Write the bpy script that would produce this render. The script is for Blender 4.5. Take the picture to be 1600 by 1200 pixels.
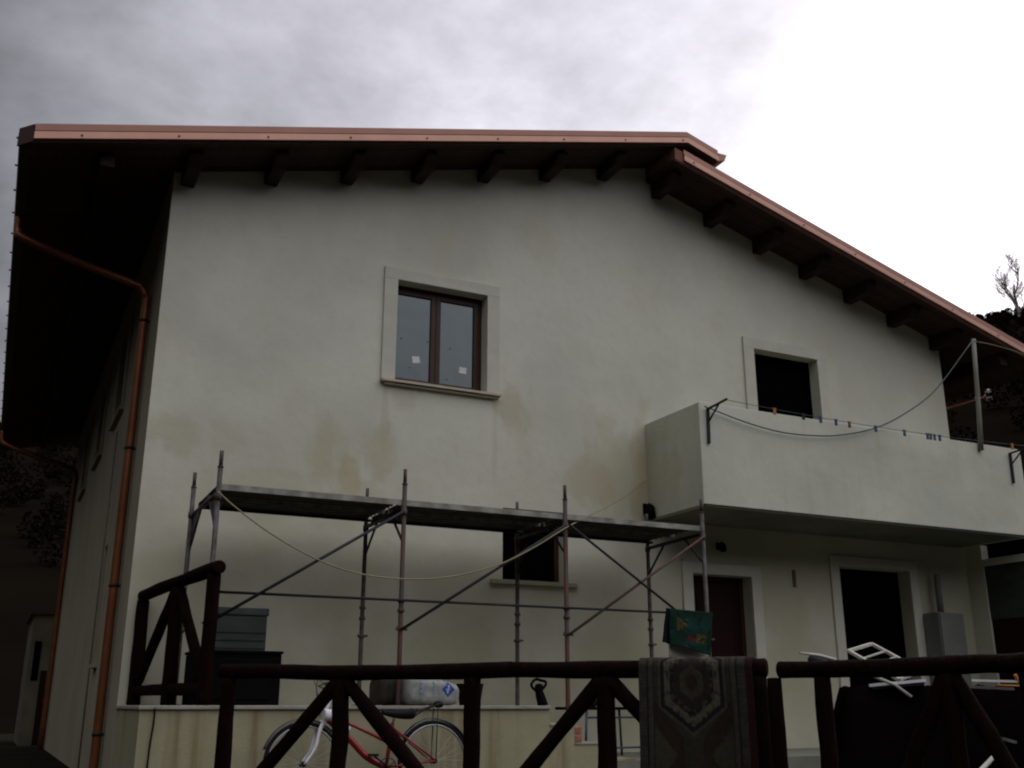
import bpy, math, random
from mathutils import Vector, Matrix, noise
random.seed(7)
S = bpy.context.scene
for o in list(bpy.data.objects): bpy.data.objects.remove(o)
col = S.collection

# ---------------------------------------------------------------- camera
# eye at the origin; x runs along the gable wall, y into the house, z up.
RT = Vector((0.899155666, -0.437628628, 0.000522347))
UP = Vector((-0.129934608, -0.265824657, 0.955224711))
FW = Vector((0.417894827, 0.858963582, 0.295880851))
FPX = 1621.5
cam = bpy.data.cameras.new('camera'); co = bpy.data.objects.new('camera', cam); col.objects.link(co)
m = Matrix((RT, UP, -FW)).transposed().to_4x4()
co.matrix_world = m
cam.sensor_width = 36; cam.lens = FPX/1600*36; cam.clip_start = 0.05; cam.clip_end = 3000
S.camera = co
YARD = -0.80; PORCH = -0.52; WY = 11.0

# ---------------------------------------------------------------- world
SUN_EL, SUN_AZ = 27, 58          # bright part of the overcast: behind the house, to the right
w = bpy.data.worlds.new('World'); S.world = w; w.use_nodes = True
nt = w.node_tree; nt.nodes.clear(); N = nt.nodes.new; LK = nt.links.new
out = N('ShaderNodeOutputWorld'); bg = N('ShaderNodeBackground'); LK(bg.outputs[0], out.inputs[0])
bg.inputs[1].default_value = 0.1; LOBE = 13.0
sky = N('ShaderNodeTexSky'); sky.sky_type = 'NISHITA'; sky.sun_disc = False
sky.sun_elevation = math.radians(SUN_EL); sky.sun_rotation = math.radians(SUN_AZ)
sky.air_density = 1.5; sky.dust_density = 4
tc = N('ShaderNodeTexCoord')
def wmath(op, a, b=None, c=None):
    n = N('ShaderNodeMath'); n.operation = op
    for i, v in enumerate((a, b, c)):
        if v is None: continue
        if isinstance(v, (int, float)): n.inputs[i].default_value = v
        else: LK(v, n.inputs[i])
    return n.outputs[0]
# clouds laid on a flat layer high above: direction / (z + .25)
sep = N('ShaderNodeSeparateXYZ'); LK(tc.outputs['Generated'], sep.inputs[0])
zz = wmath('ADD', wmath('MAXIMUM', sep.outputs[2], 0.0), 0.22)
cmb = N('ShaderNodeCombineXYZ')
LK(wmath('DIVIDE', sep.outputs[0], zz), cmb.inputs[0]); LK(wmath('DIVIDE', sep.outputs[1], zz), cmb.inputs[1])
n1 = N('ShaderNodeTexNoise'); n1.inputs['Scale'].default_value = 1.9; n1.inputs['Detail'].default_value = 7; n1.inputs['Roughness'].default_value = 0.5
n1.inputs['Distortion'].default_value = 0.35
LK(cmb.outputs[0], n1.inputs['Vector'])
n2 = N('ShaderNodeTexNoise'); n2.inputs['Scale'].default_value = 5.5; n2.inputs['Detail'].default_value = 8; n2.inputs['Roughness'].default_value = 0.6; n2.inputs['Distortion'].default_value = 0.1
LK(cmb.outputs[0], n2.inputs['Vector'])
dot = N('ShaderNodeVectorMath'); dot.operation = 'DOT_PRODUCT'
SD = Vector((math.sin(math.radians(SUN_AZ))*math.cos(math.radians(SUN_EL)), math.cos(math.radians(SUN_AZ))*math.cos(math.radians(SUN_EL)), math.sin(math.radians(SUN_EL))))
LK(tc.outputs['Generated'], dot.inputs[0]); dot.inputs[1].default_value = SD
def wmap(v, a, b_, c, d, kind='SMOOTHSTEP'):
    n = N('ShaderNodeMapRange'); n.interpolation_type = kind
    for k, q in zip(('From Min', 'From Max', 'To Min', 'To Max'), (a, b_, c, d)): n.inputs[k].default_value = q
    LK(v, n.inputs['Value']); return n.outputs[0]
dotn = wmath('ADD', dot.outputs['Value'], wmath('MULTIPLY', wmath('SUBTRACT', n1.outputs[0], .5), 0.10))
glow = wmap(dotn, 0.945, 1.0, 0.0, 1.0)
lit = wmap(dotn, 0.58, 0.91, 2.1, 8.8, 'LINEAR')
# high bright cloud on the photographer's side, which lights the gable
dotb = N('ShaderNodeVectorMath'); dotb.operation = 'DOT_PRODUCT'
LK(tc.outputs['Generated'], dotb.inputs[0]); dotb.inputs[1].default_value = (0.24, -0.41, 0.88)
lobe = wmap(dotb.outputs['Value'], 0.34, 1.0, 0.0, LOBE, 'SMOOTHSTEP')
cl = N('ShaderNodeMapRange'); cl.inputs['From Min'].default_value = 0.34; cl.inputs['From Max'].default_value = 0.70
cl.inputs['To Min'].default_value = 0.82; cl.inputs['To Max'].default_value = 1.26
LK(n1.outputs[0], cl.inputs['Value'])
cl2 = N('ShaderNodeMapRange'); cl2.inputs['From Min'].default_value = 0.3; cl2.inputs['From Max'].default_value = 0.7
cl2.inputs['To Min'].default_value = 0.80; cl2.inputs['To Max'].default_value = 1.24
LK(n2.outputs[0], cl2.inputs['Value'])
lum = wmath('MULTIPLY', wmath('MULTIPLY', lit, cl.outputs[0]), cl2.outputs[0])
lum = wmath('ADD', wmath('MULTIPLY_ADD', glow, 6.0, lum), wmath('MULTIPLY', lobe, cl.outputs[0]))
ccol = N('ShaderNodeCombineColor')
LK(wmath('MULTIPLY', lum, 1.0), ccol.inputs[0]); LK(wmath('MULTIPLY', lum, 0.985), ccol.inputs[1]); LK(wmath('MULTIPLY', lum, 1.10), ccol.inputs[2])
mx = N('ShaderNodeMix'); mx.data_type = 'RGBA'; mx.inputs[0].default_value = 0.95
LK(sky.outputs[0], mx.inputs[6]); LK(ccol.outputs[0], mx.inputs[7]); LK(mx.outputs[2], bg.inputs[0])

sl = bpy.data.lights.new('sun', 'SUN'); sl.energy = 0.6; sl.angle = math.radians(25); sl.color = (1, .97, .92)
so = bpy.data.objects.new('sun', sl); col.objects.link(so); so.rotation_euler = SD.to_track_quat('Z', 'Y').to_euler()
S.view_settings.view_transform = 'Standard'; S.view_settings.look = 'None'; S.view_settings.exposure = 0.0; S.view_settings.gamma = 1
S.render.engine = 'CYCLES'
S.cycles.max_bounces = 8; S.cycles.filter_width = 2.1

# ---------------------------------------------------------------- materials
def hx(r, g, b): return (r, g, b, 1)
def mat(name, c, rough=.8, metal=0., c2=None, scale=8., amount=.5, bump=0., bscale=60., spec=.3, stretch=(1, 1, 1), detail=5):
    """base colour broken up by two octaves of noise (world position), plus bump"""
    M = bpy.data.materials.new(name); M.use_nodes = True; t = M.node_tree; b = t.nodes['Principled BSDF']
    b.inputs['Roughness'].default_value = rough; b.inputs['Metallic'].default_value = metal
    b.inputs['Specular IOR Level'].default_value = spec
    g = t.nodes.new('ShaderNodeNewGeometry'); mp = t.nodes.new('ShaderNodeMapping'); mp.inputs['Scale'].default_value = stretch
    t.links.new(g.outputs['Position'], mp.inputs['Vector'])
    n = t.nodes.new('ShaderNodeTexNoise'); n.inputs['Scale'].default_value = scale; n.inputs['Detail'].default_value = detail
    t.links.new(mp.outputs[0], n.inputs['Vector'])
    r = t.nodes.new('ShaderNodeMapRange'); r.inputs['From Min'].default_value = .5-.22/max(amount, .05)*.5; r.inputs['From Max'].default_value = .5+.22/max(amount, .05)*.5
    t.links.new(n.outputs[0], r.inputs['Value'])
    x = t.nodes.new('ShaderNodeMix'); x.data_type = 'RGBA'
    x.inputs[6].default_value = hx(*c); x.inputs[7].default_value = hx(*(c2 or tuple(v*.65 for v in c)))
    t.links.new(r.outputs[0], x.inputs[0]); t.links.new(x.outputs[2], b.inputs['Base Color'])
    if bump:
        nb = t.nodes.new('ShaderNodeTexNoise'); nb.inputs['Scale'].default_value = bscale; nb.inputs['Detail'].default_value = 4
        t.links.new(mp.outputs[0], nb.inputs['Vector'])
        bp = t.nodes.new('ShaderNodeBump'); bp.inputs['Strength'].default_value = bump; bp.inputs['Distance'].default_value = .02
        t.links.new(nb.outputs[0], bp.inputs['Height']); t.links.new(bp.outputs[0], b.inputs['Normal'])
    M['_mix'] = 1
    return M
def attr_mat(name, rough=.95, weave=220.):
    M = bpy.data.materials.new(name); M.use_nodes = True; t = M.node_tree; b = t.nodes['Principled BSDF']
    b.inputs['Roughness'].default_value = rough; b.inputs['Specular IOR Level'].default_value = .15
    a = t.nodes.new('ShaderNodeAttribute'); a.attribute_name = 'pattern'
    g = t.nodes.new('ShaderNodeNewGeometry')
    n = t.nodes.new('ShaderNodeTexNoise'); n.inputs['Scale'].default_value = weave; t.links.new(g.outputs['Position'], n.inputs['Vector'])
    r = t.nodes.new('ShaderNodeMapRange'); r.inputs['To Min'].default_value = .55; r.inputs['To Max'].default_value = 1.4; t.links.new(n.outputs[0], r.inputs['Value'])
    v = t.nodes.new('ShaderNodeVectorMath'); v.operation = 'SCALE'
    t.links.new(a.outputs['Color'], v.inputs[0]); t.links.new(r.outputs[0], v.inputs['Scale']); t.links.new(v.outputs[0], b.inputs['Base Color'])
    return M
def plaster(name, c, stains, streak=0., low=None):
    """render plaster: blotches, faint vertical runs, damp patches with a place of their own"""
    M = bpy.data.materials.new(name); M.use_nodes = True; t = M.node_tree; b = t.nodes['Principled BSDF']; L = t.links.new; NN = t.nodes.new
    b.inputs['Roughness'].default_value = .93; b.inputs['Specular IOR Level'].default_value = .15
    g = NN('ShaderNodeNewGeometry'); pos = g.outputs['Position']
    def noi(scale, det, st=None):
        n = NN('ShaderNodeTexNoise'); n.inputs['Scale'].default_value = scale; n.inputs['Detail'].default_value = det
        if st:
            mp = NN('ShaderNodeMapping'); mp.inputs['Scale'].default_value = st; L(pos, mp.inputs['Vector']); L(mp.outputs[0], n.inputs['Vector'])
        else: L(pos, n.inputs['Vector'])
        return n.outputs[0]
    def mr(v, a, b_, c_, d):
        n = NN('ShaderNodeMapRange'); n.interpolation_type = 'SMOOTHSTEP'
        for i, q in zip(('From Min', 'From Max', 'To Min', 'To Max'), (a, b_, c_, d)): n.inputs[i].default_value = q
        L(v, n.inputs['Value']); return n.outputs[0]
    def mix(f, a, b_):
        n = NN('ShaderNodeMix'); n.data_type = 'RGBA'
        if isinstance(f, float): n.inputs[0].default_value = f
        else: L(f, n.inputs[0])
        for i, q in ((6, a), (7, b_)):
            if isinstance(q, tuple): n.inputs[i].default_value = hx(*q)
            else: L(q, n.inputs[i])
        return n.outputs[2]
    def mth(op, a, b_):
        n = NN('ShaderNodeMath'); n.operation = op; n.use_clamp = True
        for i, q in enumerate((a, b_)):
            if isinstance(q, (int, float)): n.inputs[i].default_value = q
            else: L(q, n.inputs[i])
        return n.outputs[0]
    dk = tuple(v*.84 for v in c)
    base = mix(mr(noi(.7, 6), .35, .7, 0, 1), c, dk)
    base = mix(mr(noi(9, 4), .45, .75, 0, .25), base, tuple(v*.8 for v in c))
    warm = (c[0]*.80, c[1]*.74, c[2]*.58)
    base = mix(mth('MULTIPLY', mr(noi(1.6, 5, (1, 1, .6)), .50, .74, 0, .28), 1.0), base, warm)
    if streak:
        base = mix(mr(noi(7, 3, (1, .3, .05)), .5, .78, 0, streak), base, (c[0]*.42, c[1]*.33, c[2]*.18))
    if low:   # dimmer light towards the bottom painted into the wall colour, along with dirt
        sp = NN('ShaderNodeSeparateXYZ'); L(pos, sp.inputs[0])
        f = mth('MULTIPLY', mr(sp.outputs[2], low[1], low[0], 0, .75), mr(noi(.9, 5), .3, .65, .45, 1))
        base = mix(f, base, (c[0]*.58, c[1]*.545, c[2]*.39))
    nz = noi(4.5, 9, (1, 1, .6))
    for (x, y, z, rx, rz, k) in stains:
        vm = NN('ShaderNodeVectorMath'); vm.operation = 'SUBTRACT'; L(pos, vm.inputs[0]); vm.inputs[1].default_value = (x, y, z)
        vs = NN('ShaderNodeVectorMath'); vs.operation = 'MULTIPLY'; L(vm.outputs[0], vs.inputs[0]); vs.inputs[1].default_value = (1/rx, 1/.6, 1/rz)
        ln = NN('ShaderNodeVectorMath'); ln.operation = 'LENGTH'; L(vs.outputs[0], ln.inputs[0])
        s = NN('ShaderNodeMath'); s.operation = 'ADD'; L(ln.outputs['Value'], s.inputs[0])
        s2 = NN('ShaderNodeMath'); s2.operation = 'MULTIPLY_ADD'; L(nz, s2.inputs[0]); s2.inputs[1].default_value = 2.6; s2.inputs[2].default_value = -1.3
        L(s2.outputs[0], s.inputs[1])
        base = mix(mr(s.outputs[0], 1.25, .55, 0, k*.75), base, (c[0]*.70, c[1]*.62, c[2]*.48))
    L(base, b.inputs['Base Color'])
    n = NN('ShaderNodeTexNoise'); n.inputs['Scale'].default_value = 45; n.inputs['Detail'].default_value = 8; L(pos, n.inputs['Vector'])
    bp = NN('ShaderNodeBump'); bp.inputs['Strength'].default_value = .14; bp.inputs['Distance'].default_value = .02
    L(n.outputs[0], bp.inputs['Height'])
    n3 = NN('ShaderNodeTexNoise'); n3.inputs['Scale'].default_value = 2.2; n3.inputs['Detail'].default_value = 3; L(pos, n3.inputs['Vector'])
    bp2 = NN('ShaderNodeBump'); bp2.inputs['Strength'].default_value = .35; bp2.inputs['Distance'].default_value = .04
    L(n3.outputs[0], bp2.inputs['Height']); L(bp.outputs[0], bp2.inputs['Normal']); L(bp2.outputs[0], b.inputs['Normal'])
    return M

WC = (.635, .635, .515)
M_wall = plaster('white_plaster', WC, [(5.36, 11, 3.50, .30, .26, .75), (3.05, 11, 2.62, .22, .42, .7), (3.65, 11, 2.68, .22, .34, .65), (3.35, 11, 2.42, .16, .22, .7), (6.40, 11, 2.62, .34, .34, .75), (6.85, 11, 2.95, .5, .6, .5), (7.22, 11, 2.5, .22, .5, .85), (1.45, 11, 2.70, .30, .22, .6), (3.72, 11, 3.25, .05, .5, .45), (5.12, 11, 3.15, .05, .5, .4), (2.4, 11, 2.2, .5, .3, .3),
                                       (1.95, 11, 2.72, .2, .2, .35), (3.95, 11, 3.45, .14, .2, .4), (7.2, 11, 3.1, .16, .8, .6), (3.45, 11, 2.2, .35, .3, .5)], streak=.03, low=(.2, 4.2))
M_side = plaster('shaded_plaster', (.34, .31, .21), [], streak=.2)  # darker copy of the plaster, with the side wall's shade put into the colour
M_balc = plaster('balcony_plaster', (.58, .59, .47), [(7.35, 10.9, 2.7, .35, .6, .4)], streak=.12)
M_terr = plaster('terrace_plaster', (.33, .305, .185), [], streak=.75)
M_cap = mat('terrace_cap', (.36, .35, .29), c2=(.26, .24, .18), scale=5, bump=.3)
M_porchf = mat('porch_concrete', (.20, .205, .155), c2=(.14, .14, .105), scale=4, bump=.3)
M_trim = mat('stone_trim', (.57, .56, .455), c2=(.51, .495, .395), scale=5, bump=.25, bscale=90)
M_sill = mat('sill_stone', (.52, .46, .34), c2=(.42, .36, .26), scale=7, bump=.2)
M_wood = mat('eave_wood', (.026, .010, .005), c2=(.012, .005, .003), scale=6, stretch=(1, .15, 1), amount=.6, rough=.75, bump=.3)
M_board = mat('eave_boarding', (.052, .020, .009), c2=(.024, .010, .005), scale=5, stretch=(4, .3, 1), amount=.6, rough=.75, bump=.3)
M_copper = mat('copper_flashing', (.54, .31, .225), c2=(.42, .23, .165), rough=.45, metal=.45, scale=3, amount=.3)
M_copper2 = mat('copper_flashing_upper', (.36, .19, .13), c2=(.27, .14, .10), rough=.5, metal=.4, scale=3, amount=.3)
M_gut = mat('dark_gutter_copper', (.07, .035, .025), c2=(.04, .02, .015), rough=.5, metal=.4, scale=3)
M_pipe = mat('copper_pipe', (.25, .088, .034), c2=(.15, .05, .02), rough=.42, metal=.45, scale=4, amount=.4)
M_tile = mat('roof_tile', (.24, .10, .06), c2=(.15, .07, .045), scale=6)
M_frame = mat('brown_window_frame', (.050, .020, .008), c2=(.030, .011, .005), rough=.45, scale=5, stretch=(8, 8, 1))
M_door = mat('dark_red_door', (.022, .006, .004), c2=(.014, .004, .003), rough=.6, scale=5, stretch=(8, 8, .6), spec=.1)
M_dimmed = mat('dimmed_grey_brown_plaster', (.13, .12, .08), c2=(.07, .06, .04), scale=2)  # the outbuilding's dim light put into a darker plaster colour
M_dark = mat('dark_interior', (.003, .0027, .0025), rough=.95, spec=.0)
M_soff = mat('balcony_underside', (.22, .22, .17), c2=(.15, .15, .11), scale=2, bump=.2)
M_log = mat('stained_log', (.0095, .0028, .0018), c2=(.0045, .0016, .0012), rough=.85, scale=9, stretch=(2, 2, .6), amount=.6, bump=.7, bscale=25, spec=.04)
M_steel = mat('galvanised_steel', (.10, .10, .092), c2=(.05, .036, .024), rough=.7, metal=.15, scale=14, amount=.7)
M_rust = mat('rusty_red_steel', (.10, .035, .022), c2=(.06, .05, .042), rough=.75, metal=.1, scale=9, amount=.8, stretch=(1, 1, .4))
M_bsteel = mat('dark_steel', (.022, .021, .024), c2=(.012, .011, .011), rough=.6, metal=.2, scale=12)
M_deck = mat('deck_steel', (.09, .09, .06), c2=(.045, .045, .03), rough=.6, metal=.2, scale=5)
M_decke = mat('deck_edge', (.34, .34, .28), c2=(.17, .16, .12), rough=.6, metal=.2, scale=9, amount=.6)
M_rope = mat('hemp_rope', (.32, .29, .16), c2=(.22, .19, .1), scale=60)
M_cable = mat('grey_blue_cable', (.08, .105, .11), scale=30)
M_white = mat('white_paint', (.72, .72, .70), c2=(.6, .6, .58), rough=.5, scale=20)
M_fridge = mat('white_enamel', (.19, .20, .165), c2=(.15, .155, .13), rough=.4, scale=3)
M_rub = mat('black_rubber', (.006, .006, .008), rough=.8, scale=20)
M_blk = mat('black_plastic', (.004, .0035, .004), rough=.7, scale=20, spec=.05)
M_guard = mat('glossy_black_guard', (.02, .02, .022), rough=.18, scale=20, spec=.8)
M_red = mat('red_bike_paint', (.24, .012, .006), c2=(.18, .01, .005), rough=.3, scale=20, spec=.5)
M_alu = mat('bike_alloy', (.5, .5, .48), rough=.35, metal=.7, scale=30)
M_brick = mat('orange_brick', (.36, .15, .085), c2=(.24, .11, .07), scale=20, amount=.8, bump=.5)
M_tarp = mat('dark_tarpaulin', (.003, .002, .0018), c2=(.002, .0015, .0014), rough=1, scale=3, bump=.5, bscale=6, spec=.0)
M_ggr = mat('greygreen_plastic', (.05, .06, .048), c2=(.026, .032, .026), rough=.7, scale=4, stretch=(1, 1, 3))
M_yard = mat('yard_concrete', (.045, .043, .030), c2=(.03, .028, .02), scale=1.5, bump=.4, bscale=20)
M_soil = mat('dark_soil', (.020, .018, .012), c2=(.012, .011, .008), scale=1, rough=1, spec=0, bump=.4, bscale=8)
M_hill = mat('hill_scrub', (.0075, .0055, .0035), c2=(.0055, .0042, .003), scale=.12, amount=.8, spec=0, rough=1)
M_leaf = mat('dark_foliage', (.0075, .0062, .004), c2=(.011, .0085, .007), scale=.4, amount=.8, rough=1, spec=0)
M_grass = mat('bank_scrub', (.022, .026, .008), c2=(.008, .009, .005), scale=.9, amount=.9, rough=1, spec=0)
M_twig = mat('pale_twigs', (.30, .25, .22), c2=(.22, .17, .15), scale=3)
M_dblue = mat('dark_blue_board', (.02, .03, .05), scale=10, rough=.5)
M_bluec = mat('blue_plastic', (.03, .08, .22), scale=20, rough=.4)
M_orc = mat('orange_plastic', (.55, .22, .03), scale=20, rough=.4)
M_teal = mat('teal_plastic', (.02, .14, .17), scale=20, rough=.4)
M_brnc = mat('brown_wood_peg', (.18, .10, .06), scale=20)
M_bgs = mat('blue_grey_tube', (.06, .085, .12), scale=12, rough=.45, metal=.2)
M_cream = mat('cream_cloth', (.46, .45, .37), c2=(.36, .35, .28), scale=10, bump=.4, bscale=15)
M_pat = attr_mat('woven_pattern', weave=160)
M_print = attr_mat('printed_cloth', weave=60)
M_bagm = attr_mat('printed_bag', rough=.55, weave=25)

g = bpy.data.materials.new('window_glass'); g.use_nodes = True; t = g.node_tree; b = t.nodes['Principled BSDF']
b.inputs['Base Color'].default_value = (.012, .016, .015, 1); b.inputs['Roughness'].default_value = .06; b.inputs['IOR'].default_value = 1.75
b.inputs['Specular IOR Level'].default_value = .62; b.inputs['Specular Tint'].default_value = (.88, 1, .98, 1)
nn = t.nodes.new('ShaderNodeTexNoise'); nn.inputs['Scale'].default_value = 1.7; bb = t.nodes.new('ShaderNodeBump'); bb.inputs['Strength'].default_value = .12; bb.inputs['Distance'].default_value = .05
gg = t.nodes.new('ShaderNodeNewGeometry'); t.links.new(gg.outputs['Position'], nn.inputs['Vector']); t.links.new(nn.outputs[0], bb.inputs['Height']); t.links.new(bb.outputs[0], b.inputs['Normal'])
M_glass = g

# ---------------------------------------------------------------- mesh helpers
def wloc(o):
    v = Vector((0, 0, 0))
    while o: v += o.location; o = o.parent
    return v
class MB:
    def __init__(s): s.v = []; s.f = []; s.sm = []; s.c = []
    def add(s, vs, fs, smooth=False):
        k = len(s.v); s.v += [Vector(p) for p in vs]; s.f += [tuple(i+k for i in f) for f in fs]; s.sm += [smooth]*len(fs); return s
    def box(s, x0, x1, y0, y1, z0, z1):
        return s.add([(x0, y0, z0), (x1, y0, z0), (x1, y1, z0), (x0, y1, z0), (x0, y0, z1), (x1, y0, z1), (x1, y1, z1), (x0, y1, z1)],
                     [(3, 2, 1, 0), (4, 5, 6, 7), (0, 1, 5, 4), (1, 2, 6, 5), (2, 3, 7, 6), (3, 0, 4, 7)])
    def bar(s, a, b_, wd, th, up=(0, 0, 1)):
        a = Vector(a); b_ = Vector(b_); d = (b_-a).normalized(); u = Vector(up); sd = d.cross(u).normalized(); u = sd.cross(d).normalized()
        vs = [p+sd*(i*wd/2)+u*(j*th/2) for p in (a, b_) for i, j in ((-1, -1), (1, -1), (1, 1), (-1, 1))]
        return s.add(vs, [(3, 2, 1, 0), (4, 5, 6, 7), (0, 1, 5, 4), (1, 2, 6, 5), (2, 3, 7, 6), (3, 0, 4, 7)])
    def tube(s, pts, r, n=10, rough=0., caps=True, seed=0):
        pts = [Vector(p) for p in pts]; R = r if isinstance(r, (list, tuple)) else [r]*len(pts)
        vs = []; fs = []; u = None
        for i, p in enumerate(pts):
            d = (pts[min(i+1, len(pts)-1)]-pts[max(i-1, 0)]).normalized()
            if u is None:
                u = Vector((0, 0, 1)) if abs(d.z) < .9 else Vector((1, 0, 0))
            u = (u-d*u.dot(d)).normalized(); v = d.cross(u)
            for k in range(n):
                a = 2*math.pi*k/n; dirv = u*math.cos(a)+v*math.sin(a); rr = R[i]
                if rough: rr *= 1+rough*noise.noise((p*3.1)+dirv*.7+Vector((seed, seed, 0)))
                vs.append(p+dirv*rr)
        for i in range(len(pts)-1):
            for k in range(n):
                fs.append((i*n+k, i*n+(k+1) % n, (i+1)*n+(k+1) % n, (i+1)*n+k))
        s.add(vs, fs, True)
        if caps:
            k = len(s.v)-len(vs)
            s.f += [tuple(k+i for i in range(n-1, -1, -1)), tuple(k+(len(pts)-1)*n+i for i in range(n))]; s.sm += [False, False]
        return s
    def log(s, a, b_, r, seed=0, n=14, segs=14, bow=.012, r2=None):
        a = Vector(a); b_ = Vector(b_); r2 = r2 or r; P = []; R = []
        d = (b_-a); L = d.length; o = Vector((noise.noise(Vector((seed, 0, 1))), noise.noise(Vector((seed, 3, 1))), noise.noise(Vector((seed, 7, 1)))))
        for i in range(segs+1):
            q = i/segs; P.append(a+d*q+o*bow*3*math.sin(math.pi*q)+Vector((noise.noise(Vector((seed, q*4, 0))), noise.noise(Vector((seed, q*4, 5))), noise.noise(Vector((seed, q*4, 9)))))*bow*(min(q, 1-q)*6 if min(q, 1-q) < .16 else 1))
            R.append((r+(r2-r)*q)*(1+.10*noise.noise(Vector((seed*2.3, q*L*3.3, 2)))))
        # rounded ends
        e = r*.35; dn = d.normalized()
        P = [P[0]+dn*.0, P[0]+dn*e*.35]+P[1:-1]+[P[-1]-dn*e*.35, P[-1]]; R = [R[0]*.80, R[0]]+R[1:-1]+[R[-1], R[-1]*.80]
        return s.tube(P, R, n, rough=.09, seed=seed)
    def disc(s, c, nrm, r, th, n=12):
        nrm = Vector(nrm).normalized(); c = Vector(c); return s.tube([c-nrm*th/2, c+nrm*th/2], r, n)
    def ring(s, c, ax, R, r, n=40, k=8, a0=0., a1=2*math.pi, ref=(0, 0, 1), squash=1.):
        ax = Vector(ax).normalized(); u = Vector(ref); u = (u-ax*u.dot(ax)).normalized(); v = ax.cross(u); c = Vector(c)
        full = abs(a1-a0-2*math.pi) < 1e-4; m_ = n if full else n+1; vs = []; fs = []
        for i in range(m_):
            a = a0+(a1-a0)*i/n; dv = u*math.cos(a)+v*math.sin(a)
            for j in range(k):
                bq = 2*math.pi*j/k; vs.append(c+dv*(R+r*math.cos(bq))+ax*(r*squash*math.sin(bq)))
        for i in range(n):
            for j in range(k):
                i2 = (i+1) % m_; fs.append((i*k+j, i*k+(j+1) % k, i2*k+(j+1) % k, i2*k+j))
        return s.add(vs, fs, True)
    def prism(s, poly, axis, a, b_):
        """poly: list of 2D points; axis 'y': (x,z) swept y a..b ; 'x': (y,z); 'z': (x,y)"""
        n = len(poly); f = {'y': lambda p, q: (p[0], q, p[1]), 'x': lambda p, q: (q, p[0], p[1]), 'z': lambda p, q: (p[0], p[1], q)}[axis]
        vs = [f(p, a) for p in poly]+[f(p, b_) for p in poly]
        fs = [tuple(range(n-1, -1, -1)), tuple(range(n, 2*n))]+[(i, (i+1) % n, n+(i+1) % n, n+i) for i in range(n)]
        return s.add(vs, fs)
    def ball(s, c, rx, ry, rz, n=10, rough=0., seed=0):
        vs = []; fs = []; m_ = n//2+1
        for i in range(m_+1):
            th = math.pi*i/m_
            for j in range(n):
                ph = 2*math.pi*j/n; d = Vector((math.sin(th)*math.cos(ph), math.sin(th)*math.sin(ph), math.cos(th)))
                k = 1+rough*noise.noise(d*1.5+Vector((seed, 0, 0))); vs.append((c[0]+d.x*rx*k, c[1]+d.y*ry*k, c[2]+d.z*rz*k))
        for i in range(m_):
            for j in range(n): fs.append((i*n+j, i*n+(j+1) % n, (i+1)*n+(j+1) % n, (i+1)*n+j))
        return s.add(vs, fs, True)
    def build(s, name, mt, parent=None, bevel=0., loc=None, fix=True):
        me = bpy.data.meshes.new(name)
        if parent: off = wloc(parent)
        elif loc is not None: off = Vector(loc)
        else:
            xs = [v.x for v in s.v]; ys = [v.y for v in s.v]; zs = [v.z for v in s.v]
            off = Vector(((min(xs)+max(xs))/2, (min(ys)+max(ys))/2, min(zs)))
        me.from_pydata([v-off for v in s.v], [], s.f); me.update()
        me.polygons.foreach_set('use_smooth', s.sm)
        if s.c:
            a = me.color_attributes.new('pattern', 'FLOAT_COLOR', 'POINT')
            for i, c in enumerate(s.c): a.data[i].color = (c[0], c[1], c[2], 1)
        me.materials.append(mt)
        o = bpy.data.objects.new(name, me); col.objects.link(o)
        if parent: o.parent = parent
        else: o.location = off
        if fix:
            import bmesh
            bm = bmesh.new(); bm.from_mesh(me); bmesh.ops.recalc_face_normals(bm, faces=bm.faces); bm.to_mesh(me); bm.free()
        if bevel:
            md = o.modifiers.new('bevel', 'BEVEL'); md.width = bevel; md.segments = 2; md.limit_method = 'ANGLE'
        return o
def tag(o, label, cat, group=None):
    o['label'] = label; o['category'] = cat
    if group: o['group'] = group
    return o
def thing(name, loc, label, cat, group=None):
    o = bpy.data.objects.new(name, None); col.objects.link(o); o.location = loc; o.empty_display_size = .2
    return tag(o, label, cat, group)
def part_copy(o, parent, d):
    """copy of a mesh part shifted by d (same mesh data), with its own sub-parts"""
    c = o.copy(); col.objects.link(c); c.parent = parent; c.location = o.location+Vector(d)
    for ch in o.children:
        k = ch.copy(); col.objects.link(k); k.parent = c
    return c
def at(px, py, y):
    """point on the plane Y=y seen in direction (px,py) of the 1600x1200 frame"""
    v = RT*((px-800)/FPX)-UP*((py-600)/FPX)+FW; return v*(y/v.y)
def atx(px, py, x):
    v = RT*((px-800)/FPX)-UP*((py-600)/FPX)+FW; return v*(x/v.x)
def catenary(a, b_, sag, n=24):
    a = Vector(a); b_ = Vector(b_); return [a+(b_-a)*(i/n)-Vector((0, 0, sag*4*(i/n)*(1-i/n))) for i in range(n+1)]
def spline(pts, n=8):
    P = [Vector(p) for p in pts]; P = [P[0]*2-P[1]]+P+[P[-1]*2-P[-2]]; o = []
    for i in range(1, len(P)-2):
        for k in range(n):
            t_ = k/n; a, b_, c, d = P[i-1], P[i], P[i+1], P[i+2]
            o.append(.5*((2*b_)+(c-a)*t_+(2*a-5*b_+4*c-d)*t_*t_+(3*b_-a-3*c+d)*t_**3))
    o.append(P[-2]); return o

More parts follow.
